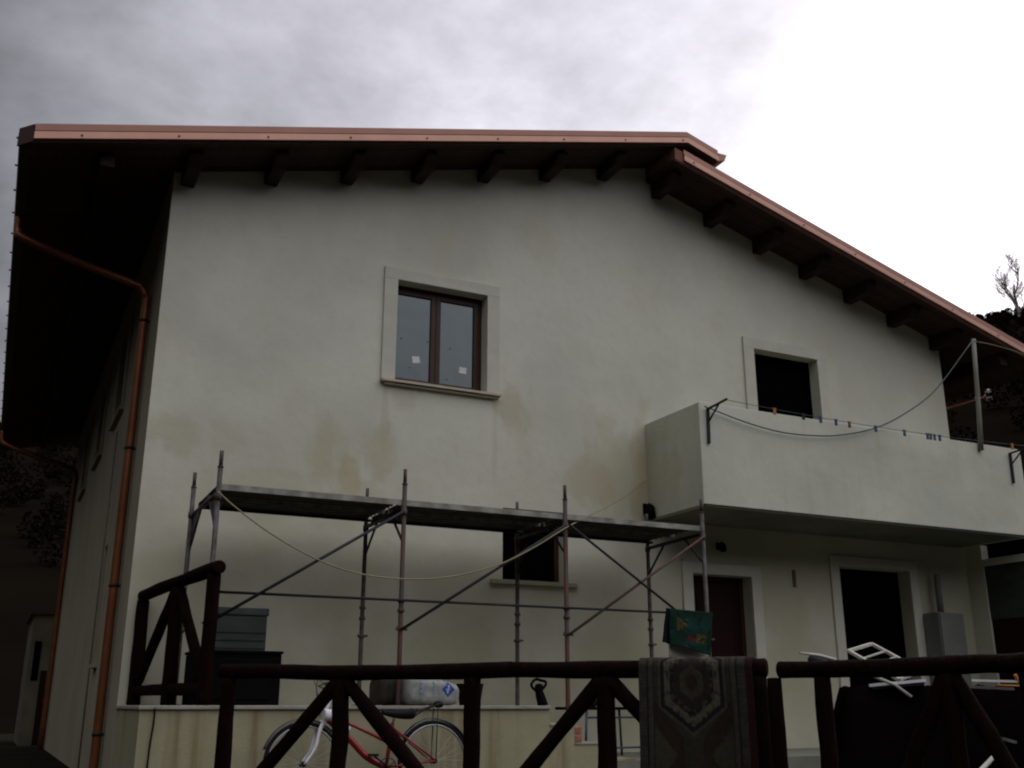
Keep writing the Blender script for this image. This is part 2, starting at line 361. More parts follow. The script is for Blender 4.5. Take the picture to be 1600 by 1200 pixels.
# ---------------------------------------------------------------- setting: yard, porch floor, hills
def kind(o, k='structure'): o['kind'] = k; return o
mb = MB(); mb.add([(-400, -400, YARD), (400, -400, YARD), (400, 400, YARD), (-400, 400, YARD)], [(0, 1, 2, 3)])
kind(mb.build('ground', M_soil, fix=False))
mb = MB(); mb.box(1.16, 16, -6, 11.2, YARD-.05, YARD+.004); kind(mb.build('yard', M_yard))
mb = MB(); mb.box(5.55, 12.8, 9.3, 11.0, YARD-.02, PORCH)
kind(mb.build('porch_floor', M_porchf))

def interp(tab, a):
    for (a0, v0), (a1, v1) in zip(tab, tab[1:]):
        if a0 <= a <= a1: return v0+(v1-v0)*(a-a0)/(a1-a0)
    return tab[-1][1]
ELEV = [(-180, 17), (-120, 17), (-60, 20), (-20, 15), (-3, 13.4), (1, 13.1), (4, 13.0), (20, 16), (40, 19.5), (50, 19.1), (53, 19.0), (56, 19.4), (65, 20), (90, 20), (130, 15), (180, 17)]  # unseen hills behind the eye, raised to block low skylight
def hill_h(az, r):
    el = interp(ELEV, az); top = math.tan(math.radians(el))*240.
    q = max(0., min(1., (r-34)/206.)); q = q**1.05
    bmp = noise.noise(Vector((az*.11, r*.02, 3)))*2.6*q+noise.noise(Vector((az*.5, r*.08, 9)))*1.0*q
    return YARD-.3+top*q*(1. if r <= 240 else max(0, 1-(r-240)/120))+bmp
def hill_pt(az, r):
    a = math.radians(az); return Vector((math.sin(a)*r, math.cos(a)*r, hill_h(az, r)))
azs = [-180+360*i/240 for i in range(240)]; rs = [34, 40, 50, 62, 76, 92, 110, 130, 150, 172, 195, 218, 240, 270, 320]
mb = MB(); vs = [hill_pt(a, r) for r in rs for a in azs]; n = len(azs)
mb.add(vs, [(i*n+j, i*n+(j+1) % n, (i+1)*n+(j+1) % n, (i+1)*n+j) for i in range(len(rs)-1) for j in range(n)], True)
kind(mb.build('hills', M_hill, loc=(0, 0, YARD)))
def clump(mb, c, w_, h, n, leaf, rnd):
    for _ in range(n):
        while True:
            d = Vector((rnd.uniform(-1, 1), rnd.uniform(-1, 1), rnd.uniform(-1, 1)))
            if d.length < 1: break
        p = c+Vector((d.x*w_, d.y*w_, h*.5+d.z*h*.5))
        a = Vector((rnd.uniform(-1, 1), rnd.uniform(-1, 1), rnd.uniform(-1, 1))).normalized()*leaf
        b_ = a.cross(Vector((rnd.uniform(-1, 1), rnd.uniform(-1, 1), rnd.uniform(-1, 1)))).normalized()*leaf
        mb.add([p-a*.6-b_*.5, p+a*.6-b_*.4, p+b_*.8], [(0, 1, 2)])
rnd = random.Random(3)
mb = MB()
for i in range(620):
    if i % 3: az, r = rnd.uniform(44, 60), rnd.choice((rnd.uniform(70, 240), rnd.uniform(225, 243)))
    else: az, r = rnd.uniform(-4, 6), rnd.choice((rnd.uniform(60, 240), rnd.uniform(225, 243)))
    if abs(az-51.3) < 1.1 and r < 100: continue
    p = hill_pt(az, r); hgt = rnd.uniform(2.0, 4.2) if r < 215 else rnd.uniform(1.3, 2.4); clump(mb, p, hgt*.45, hgt, 120, .2+.0009*r, rnd)
kind(mb.build('wooded_hillside', M_leaf, loc=(0, 0, YARD), fix=False), 'stuff')
mb = MB()
for i in range(260):
    az, r = rnd.uniform(46, 58), rnd.uniform(36, 60)
    if abs(az-51.3) < 1.6: continue
    p = hill_pt(az, r); hgt = rnd.uniform(.5, 1.3); clump(mb, p, hgt*.9, hgt, 60, .16, rnd)
kind(mb.build('bank_undergrowth', M_grass, loc=(0, 0, YARD), fix=False), 'stuff')

# bare tree high on the right-hand hill
def bare_tree(base, H, label, seed):
    rn = random.Random(seed); T = thing('bare_tree', base, label, 'tree'); tr = MB(); tw = MB()
    def br(p, d, L, r, lv):
        q = [p]; dd = d.copy(); k = 4
        for i in range(k):
            dd = (dd+Vector((rn.uniform(-.16, .16), rn.uniform(-.16, .16), rn.uniform(-.02, .12)))).normalized(); q.append(q[-1]+dd*L/k)
        (tr if lv < 2 else tw).tube(q, [r*(1-.5*i/k) for i in range(k+1)], 5 if lv < 2 else 3, caps=False)
        if lv >= 5: return
        for j in range(5 if lv < 2 else (4 if lv < 4 else 3)):
            f = rn.uniform(.4, 1.); idx = min(k, int(f*k)); a = rn.uniform(0, 6.28)
            side = Vector((math.cos(a), math.sin(a), rn.uniform(.1, .8))).normalized()
            br(q[idx], (dd*.75+side*.8).normalized(), L*rn.uniform(.52, .72), max(r*.5, .02), lv+1)
    br(Vector(base), Vector((0, 0, 1)), H*.42, H*.018, 0)
    tr.build('trunk', M_twig, T, fix=False); tw.build('crown', M_twig, T, fix=False)
    return T
tb = at(1603, 560, 0.01); az = math.degrees(math.atan2(tb.x, tb.y)); r = 165.
for r in range(60, 240, 3):
    p = hill_pt(az, r); e = math.degrees(math.atan2(p.z, r))
    if e > 18.4: break
bare_tree(hill_pt(az, r)-Vector((0, 0, .3)), 20, 'bare leafless tree on the ridge above the right end of the roof', 11)
p = hill_pt(51.0, 60)
for pr in range(36, 120, 2):
    v = at(1545, 620, 1.); a_ = math.degrees(math.atan2(v.x, v.y)); p = hill_pt(a_, pr)
    if math.degrees(math.atan2(p.z, pr)) > 14.6: break
mb = MB(); mb.tube([p+Vector((0, 0, -.2)), p+Vector((0, 0, .05)), p+Vector((0, 0, 1.1)), p+Vector((.05, 0, 1.35))], [.3, .32, .3, .14], 12)
tag(mb.build('water_tank', M_fridge), 'small pale tank standing on the dark bank beyond the balcony', 'tank')

# ---------------------------------------------------------------- the house
H = thing('house', (1.15, 11, YARD), 'large white plastered house with dark wooden eaves and copper edged roof', 'house')
def zL(x): return 5.70+.25*(x-1.15)
def zR(x): return 6.93-.29*(x-7.887)
X0, X1, YB = 1.15, 12.85, 24.2
def roofz(x): return zL(x)+.01 if x < 7.45 else zR(x)+.01
# openings of the gable: x0,x1,z0,z1
OP = {'main': (3.82, 5.00, 3.62, 4.89), 'balc': (9.14, 10.29, 2.50, 4.825), 'low': (5.23, 6.06, 1.40, 2.24), 'd1': (7.90, 8.83, PORCH, 1.612), 'd2': (10.35, 11.66, PORCH, 1.84)}
def wall_with_openings(mb, xs0, xs1, zb, zt, ops, y0, y1):
    xs = sorted({xs0, xs1, 7.45-1e-4, 7.45, *[o[0] for o in ops], *[o[1] for o in ops]}); xs = [x for x in xs if xs0 <= x <= xs1]
    for a, b_ in zip(xs, xs[1:]):
        if b_-a < 1e-3: continue
        m_ = (a+b_)/2; hs = sorted([(o[2], o[3]) for o in ops if o[0] < m_ < o[1]])
        z = [(zb, zb)]
        for h in hs: z += [(h[0],)*2, (h[1],)*2]
        z.append((zt(a+1e-5), zt(b_-1e-5)))
        for i in range(0, len(z), 2):
            if z[i+1][0]-z[i][0] < 1e-3: continue
            for yy in (y0, y1):
                mb.add([(a, yy, z[i][0]), (b_, yy, z[i][1]), (b_, yy, z[i+1][1]), (a, yy, z[i+1][0])], [(0, 1, 2, 3)])
    for o in ops:
        x0, x1, z0, z1 = o
        mb.add([(x0, y0, z0), (x0, y1, z0), (x0, y1, z1), (x0, y0, z1)], [(0, 1, 2, 3)]); mb.add([(x1, y0, z0), (x1, y1, z0), (x1, y1, z1), (x1, y0, z1)], [(0, 1, 2, 3)])
        mb.add([(x0, y0, z1), (x1, y0, z1), (x1, y1, z1), (x0, y1, z1)], [(0, 1, 2, 3)]); mb.add([(x0, y0, z0), (x1, y0, z0), (x1, y1, z0), (x0, y1, z0)], [(0, 1, 2, 3)])
mb = MB(); wall_with_openings(mb, X0, X1, YARD-.02, roofz, list(OP.values()), WY, WY+.35)
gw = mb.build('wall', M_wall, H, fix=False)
# long left side wall with openings, as x = const
SO = [(14.15, 15.10, 3.75, 5.05), (17.05, 18.0, 3.75, 5.05), (20.05, 21.0, 3.75, 5.05), (13.62, 13.98, .47, 1.89)]
mb = MB()
tmp = MB(); 
ys = sorted({WY, YB, *[o[0] for o in SO], *[o[1] for o in SO]})
for a, b_ in zip(ys, ys[1:]):
    m_ = (a+b_)/2; z = [YARD-.02]
    for o in sorted([o for o in SO if o[0] < m_ < o[1]], key=lambda o: o[2]): z += [o[2], o[3]]
    z.append(zL(X0)+.01)
    for i in range(0, len(z), 2):
        for xx in (X0, X0+.35): mb.add([(xx, a, z[i]), (xx, b_, z[i]), (xx, b_, z[i+1]), (xx, a, z[i+1])], [(0, 1, 2, 3)])
for (y0, y1, z0, z1) in SO:
    for yy in (y0, y1): mb.add([(X0, yy, z0), (X0+.35, yy, z0), (X0+.35, yy, z1), (X0, yy, z1)], [(0, 1, 2, 3)])
    for z_ in (z0, z1): mb.add([(X0, y0, z_), (X0, y1, z_), (X0+.35, y1, z_), (X0+.35, y0, z_)], [(0, 1, 2, 3)])
for zz_ in (0,):
    mb.add([(X1, WY, YARD), (X1, YB, YARD), (X1, YB, zR(X1)), (X1, WY, zR(X1))], [(0, 1, 2, 3)])
    mb.add([(X0, YB, YARD), (X1, YB, YARD), (X1, YB, zR(X1)), (7.45, YB, zL(7.45)), (X0, YB, zL(X0))], [(0, 1, 2, 3, 4)])
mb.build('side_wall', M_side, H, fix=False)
# dark rooms behind the openings: one inner lining
mb = MB(); mb.box(X0+.4, X1-.05, WY+2.5, WY+2.6, YARD, 5.3); mb.box(X0+.4, X1-.05, WY+.4, WY+2.5, 2.28, 2.4); mb.build('inner_partition', M_dark, H)
# roof: left slab carrying over the ridge, then the lower right slab
YF = 10.3; TH = .195; XL = -.30; XR = 7.67
rf = MB(); rf.add([(XL, YF, zL(XL)+.02), (XR, YF, zL(XR)+.02), (XR, YF, zL(XR)+TH), (XL, YF, zL(XL)+TH), (XL, YB+.6, zL(XL)+.02), (XR, YB+.6, zL(XR)+.02), (XR, YB+.6, zL(XR)+TH), (XL, YB+.6, zL(XL)+TH)],
                  [(0, 1, 2, 3), (4, 5, 6, 7), (2, 3, 7, 6), (0, 3, 7, 4), (1, 2, 6, 5)])
def zS(x): return zL(XR)-.31*(x-XR)
XS = 8.16
rf.prism([(XR+.002, zS(XR)+.02), (XS, zS(XS)+.02), (XS, zS(XS)+TH), (XR+.002, zS(XR)+TH)], 'y', YF, YB+.6)
XE = 14.35
rf.prism([(7.47, zR(7.47)+.03), (XE, zR(XE)+.03), (XE, zR(XE)+.20), (7.47, zR(7.47)+.20)], 'y', YF, YB+.6)
roof = rf.build('roof', M_tile, H)
# boarding under the eaves (soffit)
mb = MB()
mb.prism([(XL, zL(XL)), (7.45, zL(7.45)), (XR, zL(XR)), (XR, zL(XR)+.018), (XL, zL(XL)+.018)], 'y', YF+.002, YB+.6)
mb.prism([(XR, zS(XR)), (XS, zS(XS)), (XS, zS(XS)+.018), (XR, zS(XR)+.018)], 'y', YF+.002, YB+.6)
mb.prism([(7.46, zR(7.46)), (XE, zR(XE)), (XE, zR(XE)+.028), (7.46, zR(7.46)+.028)], 'y', YF+.002, YB+.6)
# board joints as thin proud battens running along the boards
x = XL+.1
soff = mb.build('soffit', M_board, roof)
mb = MB()
for k in range(60):
    y_ = YF+.12+k*.2355
    if y_ > YB: break
    mb.prism([(XL, zL(XL)-.004), (XR, zL(XR)-.004), (XR, zL(XR)-.001), (XL, zL(XL)-.001)], 'y', y_, y_+.012)
    mb.prism([(7.46, zR(7.46)-.004), (XE, zR(XE)-.004), (XE, zR(XE)-.001), (7.46, zR(7.46)-.001)], 'y', y_, y_+.012)
mb.build('board_joints', M_wood, soff)
# copper flashings on the verge: lower strip, upper strip with its lip
def strip(name, fz, xa, xb, lo, hi, yA, yB_, mt):
    mb = MB(); n_ = 12; P = [(xa+(xb-xa)*i/n_) for i in range(n_+1)]
    mb.prism([(x_, fz(x_)+lo) for x_ in P]+[(x_, fz(x_)+hi) for x_ in reversed(P)], 'y', yA, yB_); return mb.build(name, mt, roof)
for fz, xa, xb, lo, top in ((zL, -.28, XR, .03, .20), (zS, XR, XS+.02, .03, .20), (zR, 7.60, XE+.02, .06, .225)):
    mid = (lo+top)/2
    strip('verge_flashing', fz, xa, xb, lo, mid-.007, YF-.035, YF-.004, M_copper)
    strip('verge_capping', fz, xa, xb, mid+.009, top, YF-.022, YF-.003, M_copper2)
    strip('verge_lip', fz, xa, xb, mid-.0065, mid+.0085, YF-.015, YF-.002, M_bsteel)
sc0 = MB().disc((.15, YF-.038, zL(.15)+.062), (0, 1, 0), .011, .012, 8).build('screw', M_bsteel, roof)
for k in range(1, 9): part_copy(sc0, roof, (k*.93, 0, zL(.15+k*.93)-zL(.15)))
for k in range(7): part_copy(sc0, roof, (7.6+k*.93, 0, zR(7.75+k*.93)+.10-zL(.15)-.062))
mb = MB(); mb.prism([(XS+.022, zS(XS)+.03), (XS+.12, zS(XS)+.05), (XS+.16, zS(XS)+.15), (XS+.022, zS(XS)+.15)], 'y', YF-.03, YB); mb.build('ridge_flashing', M_copper2, roof)
# left gutter with brackets
GZ = zL(-.28)
mb = MB(); q = [(-.285, GZ+.14), (-.285, GZ+.05), (-.30, GZ-.01), (-.36, GZ-.02), (-.405, GZ+.02), (-.42, GZ+.135), (-.41, GZ+.135), (-.395, GZ+.03), (-.355, GZ-.008), (-.305, GZ+.002), (-.297, GZ+.05), (-.297, GZ+.14)]
mb.prism(q, 'y', YF+.14, YB+.6); gut = mb.build('gutter', M_gut, roof)
mb = MB(); P = [(-.284, YF-.036), (-.425, YF+.13), (-.425, YF+.145), (-.284, YF+.145)]
mb.add([(x_, y_, z_) for z_ in (GZ-.005, GZ+.19) for x_, y_ in P], [(3, 2, 1, 0), (4, 5, 6, 7), (0, 1, 5, 4), (1, 2, 6, 5), (2, 3, 7, 6), (3, 0, 4, 7)]); mb.build('gutter_end', M_gut, gut)
mb = MB(); y_ = 10.55; mb.box(-.445, -.28, y_, y_+.02, GZ+.142, GZ+.156)
gb = mb.build('gutter_bracket', M_bsteel, gut)
for k in range(1, 20): part_copy(gb, gut, (0, k*.62, 0))
mb = MB(); mb.prism([(XE+.02, zR(XE)+.2), (XE+.02, zR(XE)+.05), (XE+.1, zR(XE)+.02), (XE+.15, zR(XE)+.2)], 'y', YF-.03, YB+.6); mb.build('gutter', M_gut, roof)
# purlins: shaped beam ends under both slopes
def purlin_mb(xc, zt_):
    wd = .15; y0, y1 = 10.46, WY; dpt = .185; P = [(y1, zt_), (y0, zt_), (y0, zt_-.07), (y0+.02, zt_-.10), (y0+.05, zt_-.125), (y0+.09, zt_-.145), (y0+.12, zt_-.175), (y0+.16, zt_-dpt), (y1, zt_-dpt)]
    return MB().prism(P, 'x', xc-wd/2, xc+wd/2)
px = [1.30, 2.22, 3.12, 4.02, 4.92, 5.82, 6.72]
first = purlin_mb(px[0], zL(px[0])-.004).build('purlin', M_wood, roof, bevel=.006)
for x_ in px[1:]: part_copy(first, roof, (x_-px[0], 0, zL(x_)-zL(px[0])))
rx = [7.60, 8.48, 9.34, 10.18, 11.02, 11.87, 12.72]
for x_ in rx: part_copy(first, roof, (x_-px[0], 0, zR(x_)-zL(px[0])))
# eave beams seen past the corners
mb = MB(); mb.box(.36, .50, 10.5, YB, zL(.36)-.15, zL(.36)-.005); mb.build('eave_beam', M_wood, roof)
mb = MB(); mb.box(13.55, 13.70, 10.46, YB, zR(13.70)-.17, zR(13.70)-.005); mb.build('eave_beam', M_wood, roof)

# --- main window with stone surround
def surround(name, x0, x1, z0, z1, ow, parent, sides=('l', 't', 'r'), y=WY, pr=.03):
    mb = MB()
    if 'l' in sides: mb.box(x0-ow, x0, y-pr, y-.002, z0, z1)
    if 'r' in sides: mb.box(x1, x1+ow, y-pr, y-.002, z0, z1)
    if 't' in sides: mb.box(x0-ow, x1+ow, y-pr, y-.002, z1, z1+ow*.88)
    return mb.build(name, M_trim, parent, bevel=.003)
x0, x1, z0, z1 = OP['main']
win = surround('window', x0, x1, z0, z1, .168, H)
mb = MB(); mb.prism([(WY-.085, z0-.005), (WY-.075, z0-.035), (WY+.16, z0-.035), (WY+.16, z0-.002)], 'x', x0+.001, x1-.001); mb.box(x0-.175, x1+.175, WY-.085, WY-.001, z0-.035, z0-.004)
mb.box(x0-.13, x1+.13, WY-.055, WY-.001, z0-.062, z0-.036); mb.build('sill', M_sill, win, bevel=.004)
fy = WY+.15
mb = MB(); mb.box(x0-.07, x0-.01, fy, fy+.07, z0, z1); mb.box(x1-.06, x1, fy, fy+.07, z0, z1); mb.box(x0-.01, x1-.06, fy, fy+.07, z1-.07, z1); mb.box(x0-.01, x1-.06, fy, fy+.07, z0, z0+.05)
fr = mb.build('frame', M_frame, win, bevel=.004)
xm = 4.38
for a, b_ in ((x0-.045, xm-.002), (xm+.002, x1-.05)):
    mb = MB(); s_ = .062; mb.box(a, a+s_, fy-.014, fy+.045, z0+.03, z1-.05); mb.box(b_-s_, b_, fy-.014, fy+.045, z0+.03, z1-.05)
    mb.box(a+s_, b_-s_, fy-.013, fy+.044, z1-.05-s_, z1-.05); mb.box(a+s_, b_-s_, fy-.013, fy+.044, z0+.03, z0+.03+s_)
    mb.build('casement', M_frame, win, bevel=.004)
    MB().box(a+s_-.004, b_-s_+.004, fy+.012, fy+.03, z0+.03+s_-.004, z1-.05-s_+.004).build('glass', M_glass, win)
for (cx, cy, rot) in ((650, 562, .14), (723, 579, -.06)):
    c = at(cx, cy, fy+.009); mb = MB(); h_ = .048
    cs, sn = math.cos(rot), math.sin(rot); P = [(c.x+(u*cs-v*sn)*h_, c.z+(u*sn+v*cs)*h_*.85) for u, v in ((-1, -1), (1, -1), (1, 1), (-1, 1))]
    mb.prism(P, 'y', fy+.008, fy+.0115); mb.build('sticker', M_white, win)
for cx, cy in ((627, 529), (668, 534), (703, 545), (698, 593), (640, 574)):
    MB().disc(at(cx, cy, fy+.01), (0, 1, 0), .011, .004, 7).build('dirt_spot', M_brnc, win)
# --- balcony doorway
x0, x1, z0, z1 = OP['balc']
bd = surround('balcony_doorway', x0, x1, z0, z1, .18, H)
mb = MB(); fy = WY+.155; mb.box(x0, x0+.06, fy, fy+.06, z0, z1); mb.box(x1-.06, x1, fy, fy+.06, z0, z1); mb.box(x0+.06, x1-.06, fy, fy+.06, z1-.06, z1); mb.build('frame', M_dark, bd)
MB().box(x0+.06, x1-.06, fy+.02, fy+.05, z0, z1-.06).build('shutter', M_dark, bd)
# --- low window behind the scaffold
x0, x1, z0, z1 = OP['low']; 
mb = MB(); mb.box(x0-.16, x1+.16, WY-.03, WY-.002, z0-.055, z0-.003); mb.prism([(WY-.03, z0-.003), (WY+.2, z0-.003), (WY+.2, z0+.012)], 'x', x0+.002, x1-.002); lw = mb.build('window', M_side, H, bevel=.003)  # sill in the darker plaster, its shade put into the colour
mb = MB(); mb.box(x0, x0+.06, fy, fy+.05, z0, z1); mb.box(x1-.06, x1, fy, fy+.05, z0, z1); mb.box(x0+.06, x1-.06, fy, fy+.05, z1-.06, z1); mb.build('frame', M_frame, lw)
MB().box(x0+.06, x1-.06, fy+.02, fy+.04, z0+.0, z1-.06).build('shutter', M_dark, lw)
# --- two ground floor doors
for key, dm in (('d1', M_door), ('d2', M_dark)):
    x0, x1, z0, z1 = OP[key]
    dr = surround('door_surround', x0, x1, z0, z1, .155, H)
    yy = WY+.17 if key == 'd1' else WY+.20
    mb = MB(); mb.box(x0, x0+.06, yy, yy+.06, z0, z1); mb.box(x1-.06, x1, yy, yy+.06, z0, z1); mb.box(x0+.06, x1-.06, yy, yy+.06, z1-.06, z1); mb.build('frame', M_frame if key == 'd1' else M_dark, dr)
    mb = MB(); mb.box(x0+.06, x1-.06, yy+.02, yy+.05, z0+.01, z1-.06)
    if key == 'd1':
        for a, b_ in ((z0+.2, z0+.9), (z0+1.05, z1-.22)):
            mb.box(x0+.19, x1-.19, yy+.008, yy+.02, a, b_)
    d_ = mb.build('door', dm, dr, bevel=.003)
    mb = MB(); mb.tube([(x0+.13, yy+.02, z0+1.02), (x0+.13, yy-.04, z0+1.02), (x0+.24, yy-.045, z0+1.02)], .009, 8); mb.build('handle', M_bsteel, d_)
# --- side windows (surround + sill + closed shutter)
for i, (y0, y1, z0, z1) in enumerate(SO):
    t_ = .16 if i < 3 else .02; mb = MB(); xo = X0-.03
    mb.box(xo, X0-.002, y0-t_, y0, z0, z1); mb.box(xo, X0-.002, y1, y1+t_, z0, z1); mb.box(xo, X0-.002, y0-t_, y1+t_, z1, z1+t_)
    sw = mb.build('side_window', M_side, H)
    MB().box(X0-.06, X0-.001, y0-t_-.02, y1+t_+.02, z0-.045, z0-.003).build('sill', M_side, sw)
    MB().box(X0+.14, X0+.18, y0, y1, z0, z1).build('shutter', M_dark, sw)
# --- balcony
BX0, BX1, BY, BZ0, BZ1 = 7.28, 12.86, 9.825, 2.25, 3.50
MB().box(BX0+.003, BX1-.003, BY+.003, WY-.002, BZ0+.002, BZ0+.22).build('slab', M_balc, H)
bal = MB(); 
def ring_box(mb, x0, x1, y0, y1, z0, z1, th):
    mb.box(x0, x1, y0, y0+th, z0, z1); mb.box(x0, x0+th, y0+th+.001, y1, z0, z1); mb.box(x1-th, x1, y0+th+.001, y1, z0, z1)
ring_box(bal, BX0, BX1, BY, WY-.002, BZ0, BZ1, .13)
balo = bal.build('balcony_parapet', M_balc, H, bevel=.008)
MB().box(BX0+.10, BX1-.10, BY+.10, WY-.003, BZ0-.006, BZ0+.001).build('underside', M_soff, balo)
MB().box(BX0-.002, BX1+.002, BY-.006, BY-.0005, BZ0-.010, BZ0+.012).build('drip_strip', M_bsteel, balo)
MB().box(BX0+.03, BX0+.05, BY+.04, WY-.003, BZ0-.016, BZ0-.001).build('drip_edge', M_balc, balo)
# porch side beam and pier under the balcony end (closed by a grey panel and a dark one below)
mb = MB(); mb.box(12.84, 12.98, 8.6, 10.70, 1.94, 2.04); mb.box(12.84, 12.98, 10.70, 10.997, PORCH, 2.248)
pb = mb.build('porch_pier', M_balc, H)
MB().box(12.87, 12.93, 8.6, 10.699, 1.18, 1.939).build('grey_panel', M_ggr, pb)
MB().box(12.88, 12.93, 8.6, 10.699, PORCH, 1.179).build('dark_panel', M_door, pb)
MB().box(12.99, 13.03, 8.4, 10.9, 2.0, 2.5).build('rear_panel', M_dark, pb)
# --- house fittings: lamps, number plate, duct, downpipes, cable, door trim shadow line
def wall_lamp(px_, py_, s_):
    c = at(px_, py_, WY); mb = MB(); mb.box(c.x-.03*s_, c.x+.03*s_, WY-.03, WY-.002, c.z-.03, c.z+.09*s_); mb.tube([(c.x, WY-.02, c.z+.05*s_), (c.x, WY-.10, c.z+.08*s_), (c.x, WY-.12, c.z+.06*s_)], .012, 8)
    L_ = mb.build('wall_lamp', M_blk, H)
    mb = MB(); mb.tube([(c.x, WY-.12, c.z+.07*s_), (c.x, WY-.12, c.z+.04*s_), (c.x, WY-.12, c.z-.08*s_), (c.x, WY-.12, c.z-.10*s_)], [.02*s_, .05*s_, .065*s_, .02*s_], 12); mb.build('lantern', M_blk, L_)
wall_lamp(1008, 800, 1.15); wall_lamp(1121, 856, .7)
c = at(1240.5, 904, WY); MB().box(c.x-.028, c.x+.028, WY-.012, WY-.002, c.z-.115, c.z+.115).build('number_plate', M_brnc, H, bevel=.003)
def downpipe(pts, r, name='downpipe'):
    P = spline(pts, 6) if len(pts) > 4 else pts
    mb = MB(); mb.tube(P, r, 12); return mb.build(name, M_pipe, H)
px_ = 1.085
dp = downpipe([(-.35, 12.15, GZ-.02), (-.35, 12.15, GZ-.16), (-.33, 12.13, GZ-.22), (-.28, 12.12, GZ-.27), (.3, 12.04, GZ-.48), (.93, 11.93, 4.66), (1.02, 11.92, 4.61), (px_, 11.91, 4.50), (px_, 11.90, 4.35), (px_, 11.9, 2.5), (px_, 11.9, 1.), (px_, 11.9, -.2), (px_, 11.9, YARD)], .048)
mb = MB(); z_ = 4.2; mb.tube([(px_, 11.9, z_), (px_, 11.9, z_+.03)], .055, 12); mb.box(px_+.03, X0-.001, 11.885, 11.915, z_+.003, z_+.027)
pc = mb.build('pipe_clip', M_bsteel, dp)
for k in (1, 2, 3): part_copy(pc, dp, (0, 0, -1.5*k))
dq = downpipe([(-.35, 22.9, GZ-.02), (-.35, 22.9, GZ-.22), (-.2, 22.85, GZ-.33), (.4, 22.7, GZ-.55), (.95, 22.6, GZ-.72), (px_, 22.6, GZ-.85), (px_, 22.6, 4.), (px_, 22.6, 2.), (px_, 22.6, YARD)], .05)
dr_ = downpipe([(14.30, 11.45, 5.10), (14.30, 11.45, 4.96), (14.26, 11.44, 4.90), (14.18, 11.43, 4.86), (13.6, 11.36, 4.66), (12.98, 11.28, 4.45), (12.93, 11.27, 4.40), (12.915, 11.27, 4.3), (12.915, 11.27, YARD)], .035)
mb = MB(); mb.tube([(X0-.012, 14.45, 3.5), (X0-.012, 14.47, 1.5), (X0-.012, 14.43, YARD)], .009, 6); mb.build('cable_and_trim_shade', M_soff, H)
mb = MB(); mb.tube([at(1066, 872, WY-.012), at(1069, 955, WY-.012), at(1070, 1010, WY-.012)], .008, 6); mb.build('cable_and_trim_shade', M_soff, H)  # thin dark rod drawn as the shadow along the door trim's left edge
# clothes line brackets are screwed to the parapet
def bracket(xw, zt_, name='line_bracket', tilt=.07):
    mb = MB(); y = BY; a = Vector((xw, y-.02, zt_)); mb.bar(a+Vector((0, 0, .0)), a+Vector((-.012, 0, -.44)), .03, .03, up=(0, 1, 0))
    e = Vector((xw+.03, y-.36, zt_+.03)); mb.bar(a+Vector((0, 0, -.01)), e, .022, .022); mb.bar(a+Vector((.0, 0, -.17)), a+(e-a)*.62, .016, .016)
    mb.build(name, M_bsteel, balo); return e
eL = bracket(7.40, 3.43); eR = bracket(12.62, 3.425)

# ---------------------------------------------------------------- things on the balcony
mb = MB(); mb.tube([at(1533, 703, 9.79), at(1529, 640, 9.80), at(1525, 585, 9.80), at(1521, 530, 9.81)], [.036, .034, .032, .030], 10, rough=.08)
po = tag(mb.build('pole', M_soff), 'tall slender grey wooden pole standing at the right end of the balcony', 'pole')
lineP = catenary(eL+Vector((0, .03, 0)), eR+Vector((0, .03, 0)), .055, 30)
mb = MB(); mb.tube(lineP, .0035, 5)
tag(mb.build('clothesline', M_cable), 'thin taut clothesline stretched between the two balcony brackets', 'clothesline')
pts = [(1101, 635), (1169, 661), (1225, 676), (1281, 681), (1319, 679), (1360, 671), (1397, 656), (1442, 627), (1472, 597), (1519, 533)]
mb = MB(); mb.tube(spline([at(a, b_, 9.78) for a, b_ in pts], 5), .009, 6)
tag(mb.build('cable', M_cable), 'grey blue cable sagging in front of the balcony up to the pole top', 'cable')
mb = MB(); mb.tube(spline([at(1522, 533, 9.78), at(1560, 541, 9.8), at(1605, 556, 9.9), at(1640, 575, 10.0)], 5), .006, 6)
tag(mb.build('rope', M_rope), 'thin grey rope running right from the pole top under the eaves', 'rope')
def line_at(px_):
    best = None
    for p in lineP:
        q = (p.dot(RT)/p.dot(FW))*FPX+800
        if best is None or abs(q-px_) < best[0]: best = (abs(q-px_), p, q)
    i = lineP.index(best[1]); j = min(len(lineP)-1, max(0, i+(1 if best[2] < px_ else -1))); a = lineP[i]; b_ = lineP[j]
    qb = (b_.dot(RT)/b_.dot(FW))*FPX+800; f = 0 if qb == best[2] else (px_-best[2])/(qb-best[2]); return a+(b_-a)*f
def peg(c, mt, label, L_=.085):
    T = thing('clothespin', c, label, 'clothespin', 'clothespins on the line')
    for s_ in (-1, 1):
        mb = MB(); P = [(s_*.002, L_*-.1), (s_*.010, L_*.35), (s_*.014, L_*.55), (s_*.004, L_*.2), (s_*.003, -L_*.35), (s_*.010, -L_*.6), (s_*.016, -L_*.62), (s_*.014, -L_*.1)]
        P = [(c.x+u, c.z-.02+v) for u, v in ((s_*.002, L_*.12), (s_*.013, L_*.42), (s_*.020, L_*.40), (s_*.014, 0), (s_*.017, -L_*.55), (s_*.009, -L_*.58), (s_*.003, -L_*.4))]
        mb.prism(P, 'y', c.y-.009, c.y+.009); mb.build('peg_half', mt, T)
